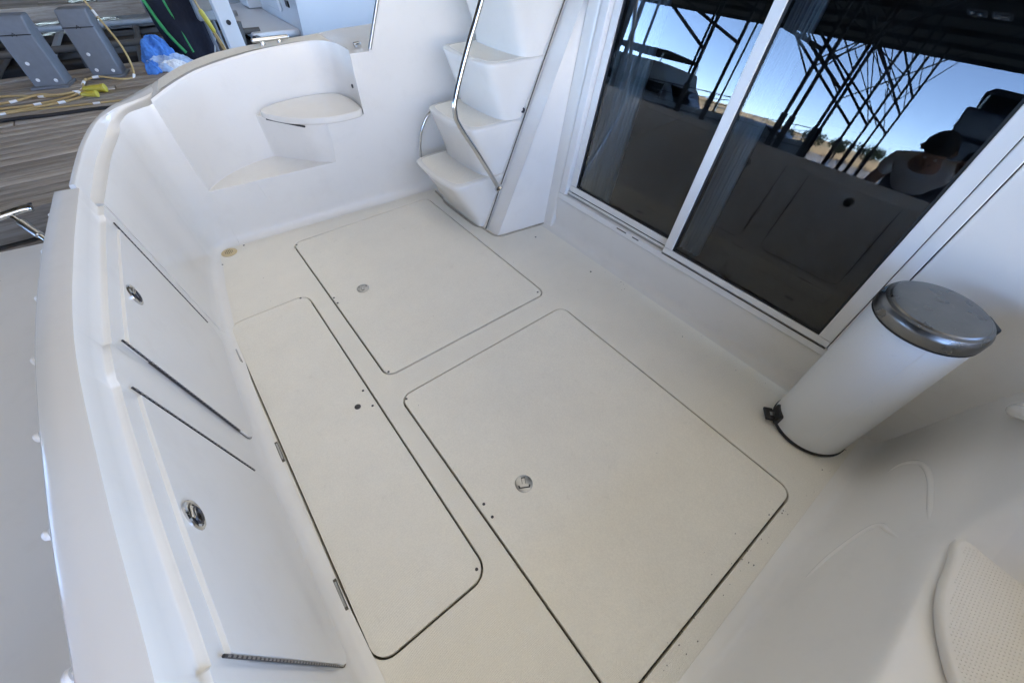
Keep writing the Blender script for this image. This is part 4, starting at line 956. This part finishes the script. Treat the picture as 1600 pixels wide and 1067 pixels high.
# ------------------------------------------------------------------ trees on the far shore
def tree(x, y, z, h_, w_, lab, seed):
    rnd = random.Random(seed)
    t = empty('shore_tree', (x, y, z), lab, 'tree', 'trees on the far shore')
    tube('trunk', [(0, 0, -.5), (.1, .1, h_ * .4), (.0, .2, h_ * .7)], [.35, .25, .12], M['bark'], t, 8)
    for k in range(4):
        a_ = k * 1.6 + rnd.random(); tube('limb', [(.05, .1, h_ * (.3 + .1 * k)), (math.cos(a_) * w_ * .35, math.sin(a_) * w_ * .35, h_ * (.5 + .1 * k))], [.12, .05], M['bark'], t, 6)
    v, f = [], []
    for cl_ in range(26):
        a_ = rnd.uniform(0, 6.28); rr = w_ * .5 * math.sqrt(rnd.random()); zc_ = h_ * rnd.uniform(.38, .95); rr *= 1.15 - abs(zc_ / h_ - .6)
        c = Vector((rr * math.cos(a_), rr * math.sin(a_), zc_))
        for q in range(60):
            p = c + Vector((rnd.gauss(0, 1), rnd.gauss(0, 1), rnd.gauss(0, .8))) * w_ * .085
            s = w_ * rnd.uniform(.02, .045); d1 = Vector((rnd.gauss(0, 1), rnd.gauss(0, 1), rnd.gauss(0, 1))).normalized(); d2 = d1.orthogonal().normalized()
            b0 = len(v); v += [p + d1 * s, p + d2 * s * .6, p - d1 * s, p - d2 * s * .6]; f.append((b0, b0 + 1, b0 + 2, b0 + 3))
    mesh('crown', v, f, M['leaf'], t, smooth=False, merge=False)
tree(-150, 34, -.2, 4.6, 6, 'round dark tree on the shore, farthest left in the reflection', 1)
tree(-152, 27, -.2, 5.6, 7, 'tallest spreading tree on the dry shore', 2)
tree(-149, 41, -.2, 4.5, 6, 'low bushy tree at the left foot of the dry hill', 3)
tree(-155, 19, -.2, 4.0, 6, 'bushy tree on the shore behind the dark cruiser', 4)
tree(-151, 50, -.2, 3.6, 5, 'small tree on the shore above the white bow rail', 5)

# ------------------------------------------------------------------ person taking the picture, on the swim platform
per = empty('person', (-1.10, .44, .05), 'person in white t-shirt and dark shorts bending forward behind the transom, one arm raised', 'person')
def skin_mesh(name, nodes, edges_, material, parent, sub=2):
    me = bpy.data.meshes.new(name); me.from_pydata([n[0] for n in nodes], edges_, []); me.update()
    o = bpy.data.objects.new(name, me); col.objects.link(o); o.parent = parent; me.materials.append(material)
    sk = o.modifiers.new('skin', 'SKIN'); sk.use_smooth_shade = True
    for i, n in enumerate(nodes):
        rr = n[1]; me.skin_vertices[0].data[i].radius = rr if isinstance(rr, tuple) else (rr, rr)
    me.skin_vertices[0].data[0].use_root = True
    o.modifiers.new('sub', 'SUBSURF').levels = sub; o.modifiers['sub'].render_levels = sub
    return o
nodes = [((0, 0, .80), (.14, .14)), ((.12, 0, .88), (.13, .12)), ((.25, 0, .93), (.145, .12)), ((.36, -.01, .96), (.10, .09)), ((.43, -.03, .99), .052), ((.49, -.04, 1.02), (.07, .08)), ((.555, -.04, 1.05), (.085, .09)), ((.60, -.04, 1.08), (.055, .06)),
 ((.31, -.17, .95), .058), ((.45, -.29, 1.06), .046), ((.60, -.37, 1.22), .038), ((.66, -.40, 1.30), .027), ((.69, -.41, 1.34), .030),
 ((.31, .17, .93), .058), ((.22, .25, .72), .046), ((.12, .20, .52), .038), ((.11, .17, .47), .027), ((.12, .15, .44), .030),
 ((0, -.10, .76), .10), ((.14, -.13, .42), .066), ((-.02, -.13, .09), .045), ((.06, -.14, .035), .036), ((.17, -.15, .028), .028),
 ((0, .10, .76), .10), ((.14, .14, .42), .066), ((-.02, .14, .09), .045), ((.06, .15, .035), .036), ((.17, .16, .028), .028)]
ed = [(0, 1), (1, 2), (2, 3), (3, 4), (4, 5), (5, 6), (6, 7), (2, 8), (8, 9), (9, 10), (10, 11), (11, 12), (2, 13), (13, 14), (14, 15), (15, 16), (16, 17), (0, 18), (18, 19), (19, 20), (20, 21), (21, 22), (0, 23), (23, 24), (24, 25), (25, 26), (26, 27)]
body = skin_mesh('body', nodes, ed, M['skin'], per)
for hx in (12, 17):                                       # five fingers on each hand
    c = Vector(nodes[hx][0]); d = (c - Vector(nodes[hx - 1][0])).normalized(); sd = d.cross(Vector((1, 0, 0))).normalized(); bend = sd.cross(d) * .022
    for k, ln in enumerate((.06, .072, .078, .072, .055)):
        off = sd * (-.03 + .015 * k)
        if k == 0: pts = [c - d * .02 - sd * .018, c - sd * .045 + d * .015, c - sd * .05 + d * .045]
        else: pts = [c + off * .6, c + off + d * ln * .5, c + off + d * ln * .85 + bend]
        tube('finger', [tuple(p) for p in pts], [.009, .008, .007], M['skin'], body, 8)
skin_mesh('t_shirt', [((.02, 0, .79), (.162, .158)), ((.12, 0, .875), (.16, .145)), ((.25, 0, .93), (.172, .145)), ((.375, -.012, .965), (.105, .095)), ((.31, -.17, .95), .080), ((.385, -.235, 1.005), .072), ((.31, .17, .93), .080), ((.305, .225, .82), .072)], [(0, 1), (1, 2), (2, 3), (2, 4), (4, 5), (2, 6), (6, 7)], M['shirt'], per)
skin_mesh('shorts', [((0, 0, .79), (.158, .152)), ((0, -.10, .74), .120), ((.13, -.13, .45), .095), ((0, .10, .74), .120), ((.13, .14, .45), .095)], [(0, 1), (1, 2), (0, 3), (3, 4)], M['shorts'], per)
hc = Vector((.545, -.04, 1.055)); hf = Vector((.6, 0, -.8)).normalized(); hu = Vector((.8, 0, .6)).normalized(); hs = Vector((0, 1, 0))
def HP(a, b_, c): return tuple(hc + hf * a + hs * b_ + hu * c)
rows = []
for i in range(9):
    a0 = R(-12 + 100 * i / 8)
    rows.append([HP(-.018 + .108 * math.cos(a0) * math.cos(k) - (.022 if math.cos(k) > 0 else 0), .100 * math.cos(a0) * math.sin(k), .012 + .108 * math.sin(a0) + .03 * max(0, math.cos(k)) * max(0, 1 - i / 4)) for k in [2 * math.pi * q / 24 for q in range(24)]])
loft('hair', rows, M['hair'], body, True, True, angle=60)
for sy in (-.032, .032): lathe('eye', [(.0, -.006), (.011, -.004), (.012, .002), (.006, .007), (0, .008)], HP(.076, sy, .0), M['white_tag'], body, 12, basis=hf.to_track_quat('Z', 'Y').to_matrix())
tube('nose', [HP(.075, 0, .0), HP(.102, 0, -.03), HP(.082, 0, -.04)], [.010, .014, .010], M['skin'], body, 8)
tube('mouth', [HP(.070, -.025, -.066), HP(.080, 0, -.068), HP(.070, .025, -.066)], .006, M['brown_canvas'], body, 6)
for sy in (-1, 1): tube('ear', [HP(-.01, sy * .088, .02), HP(-.015, sy * .102, -.005), HP(-.005, sy * .090, -.03)], [.010, .014, .009], M['skin'], body, 8)
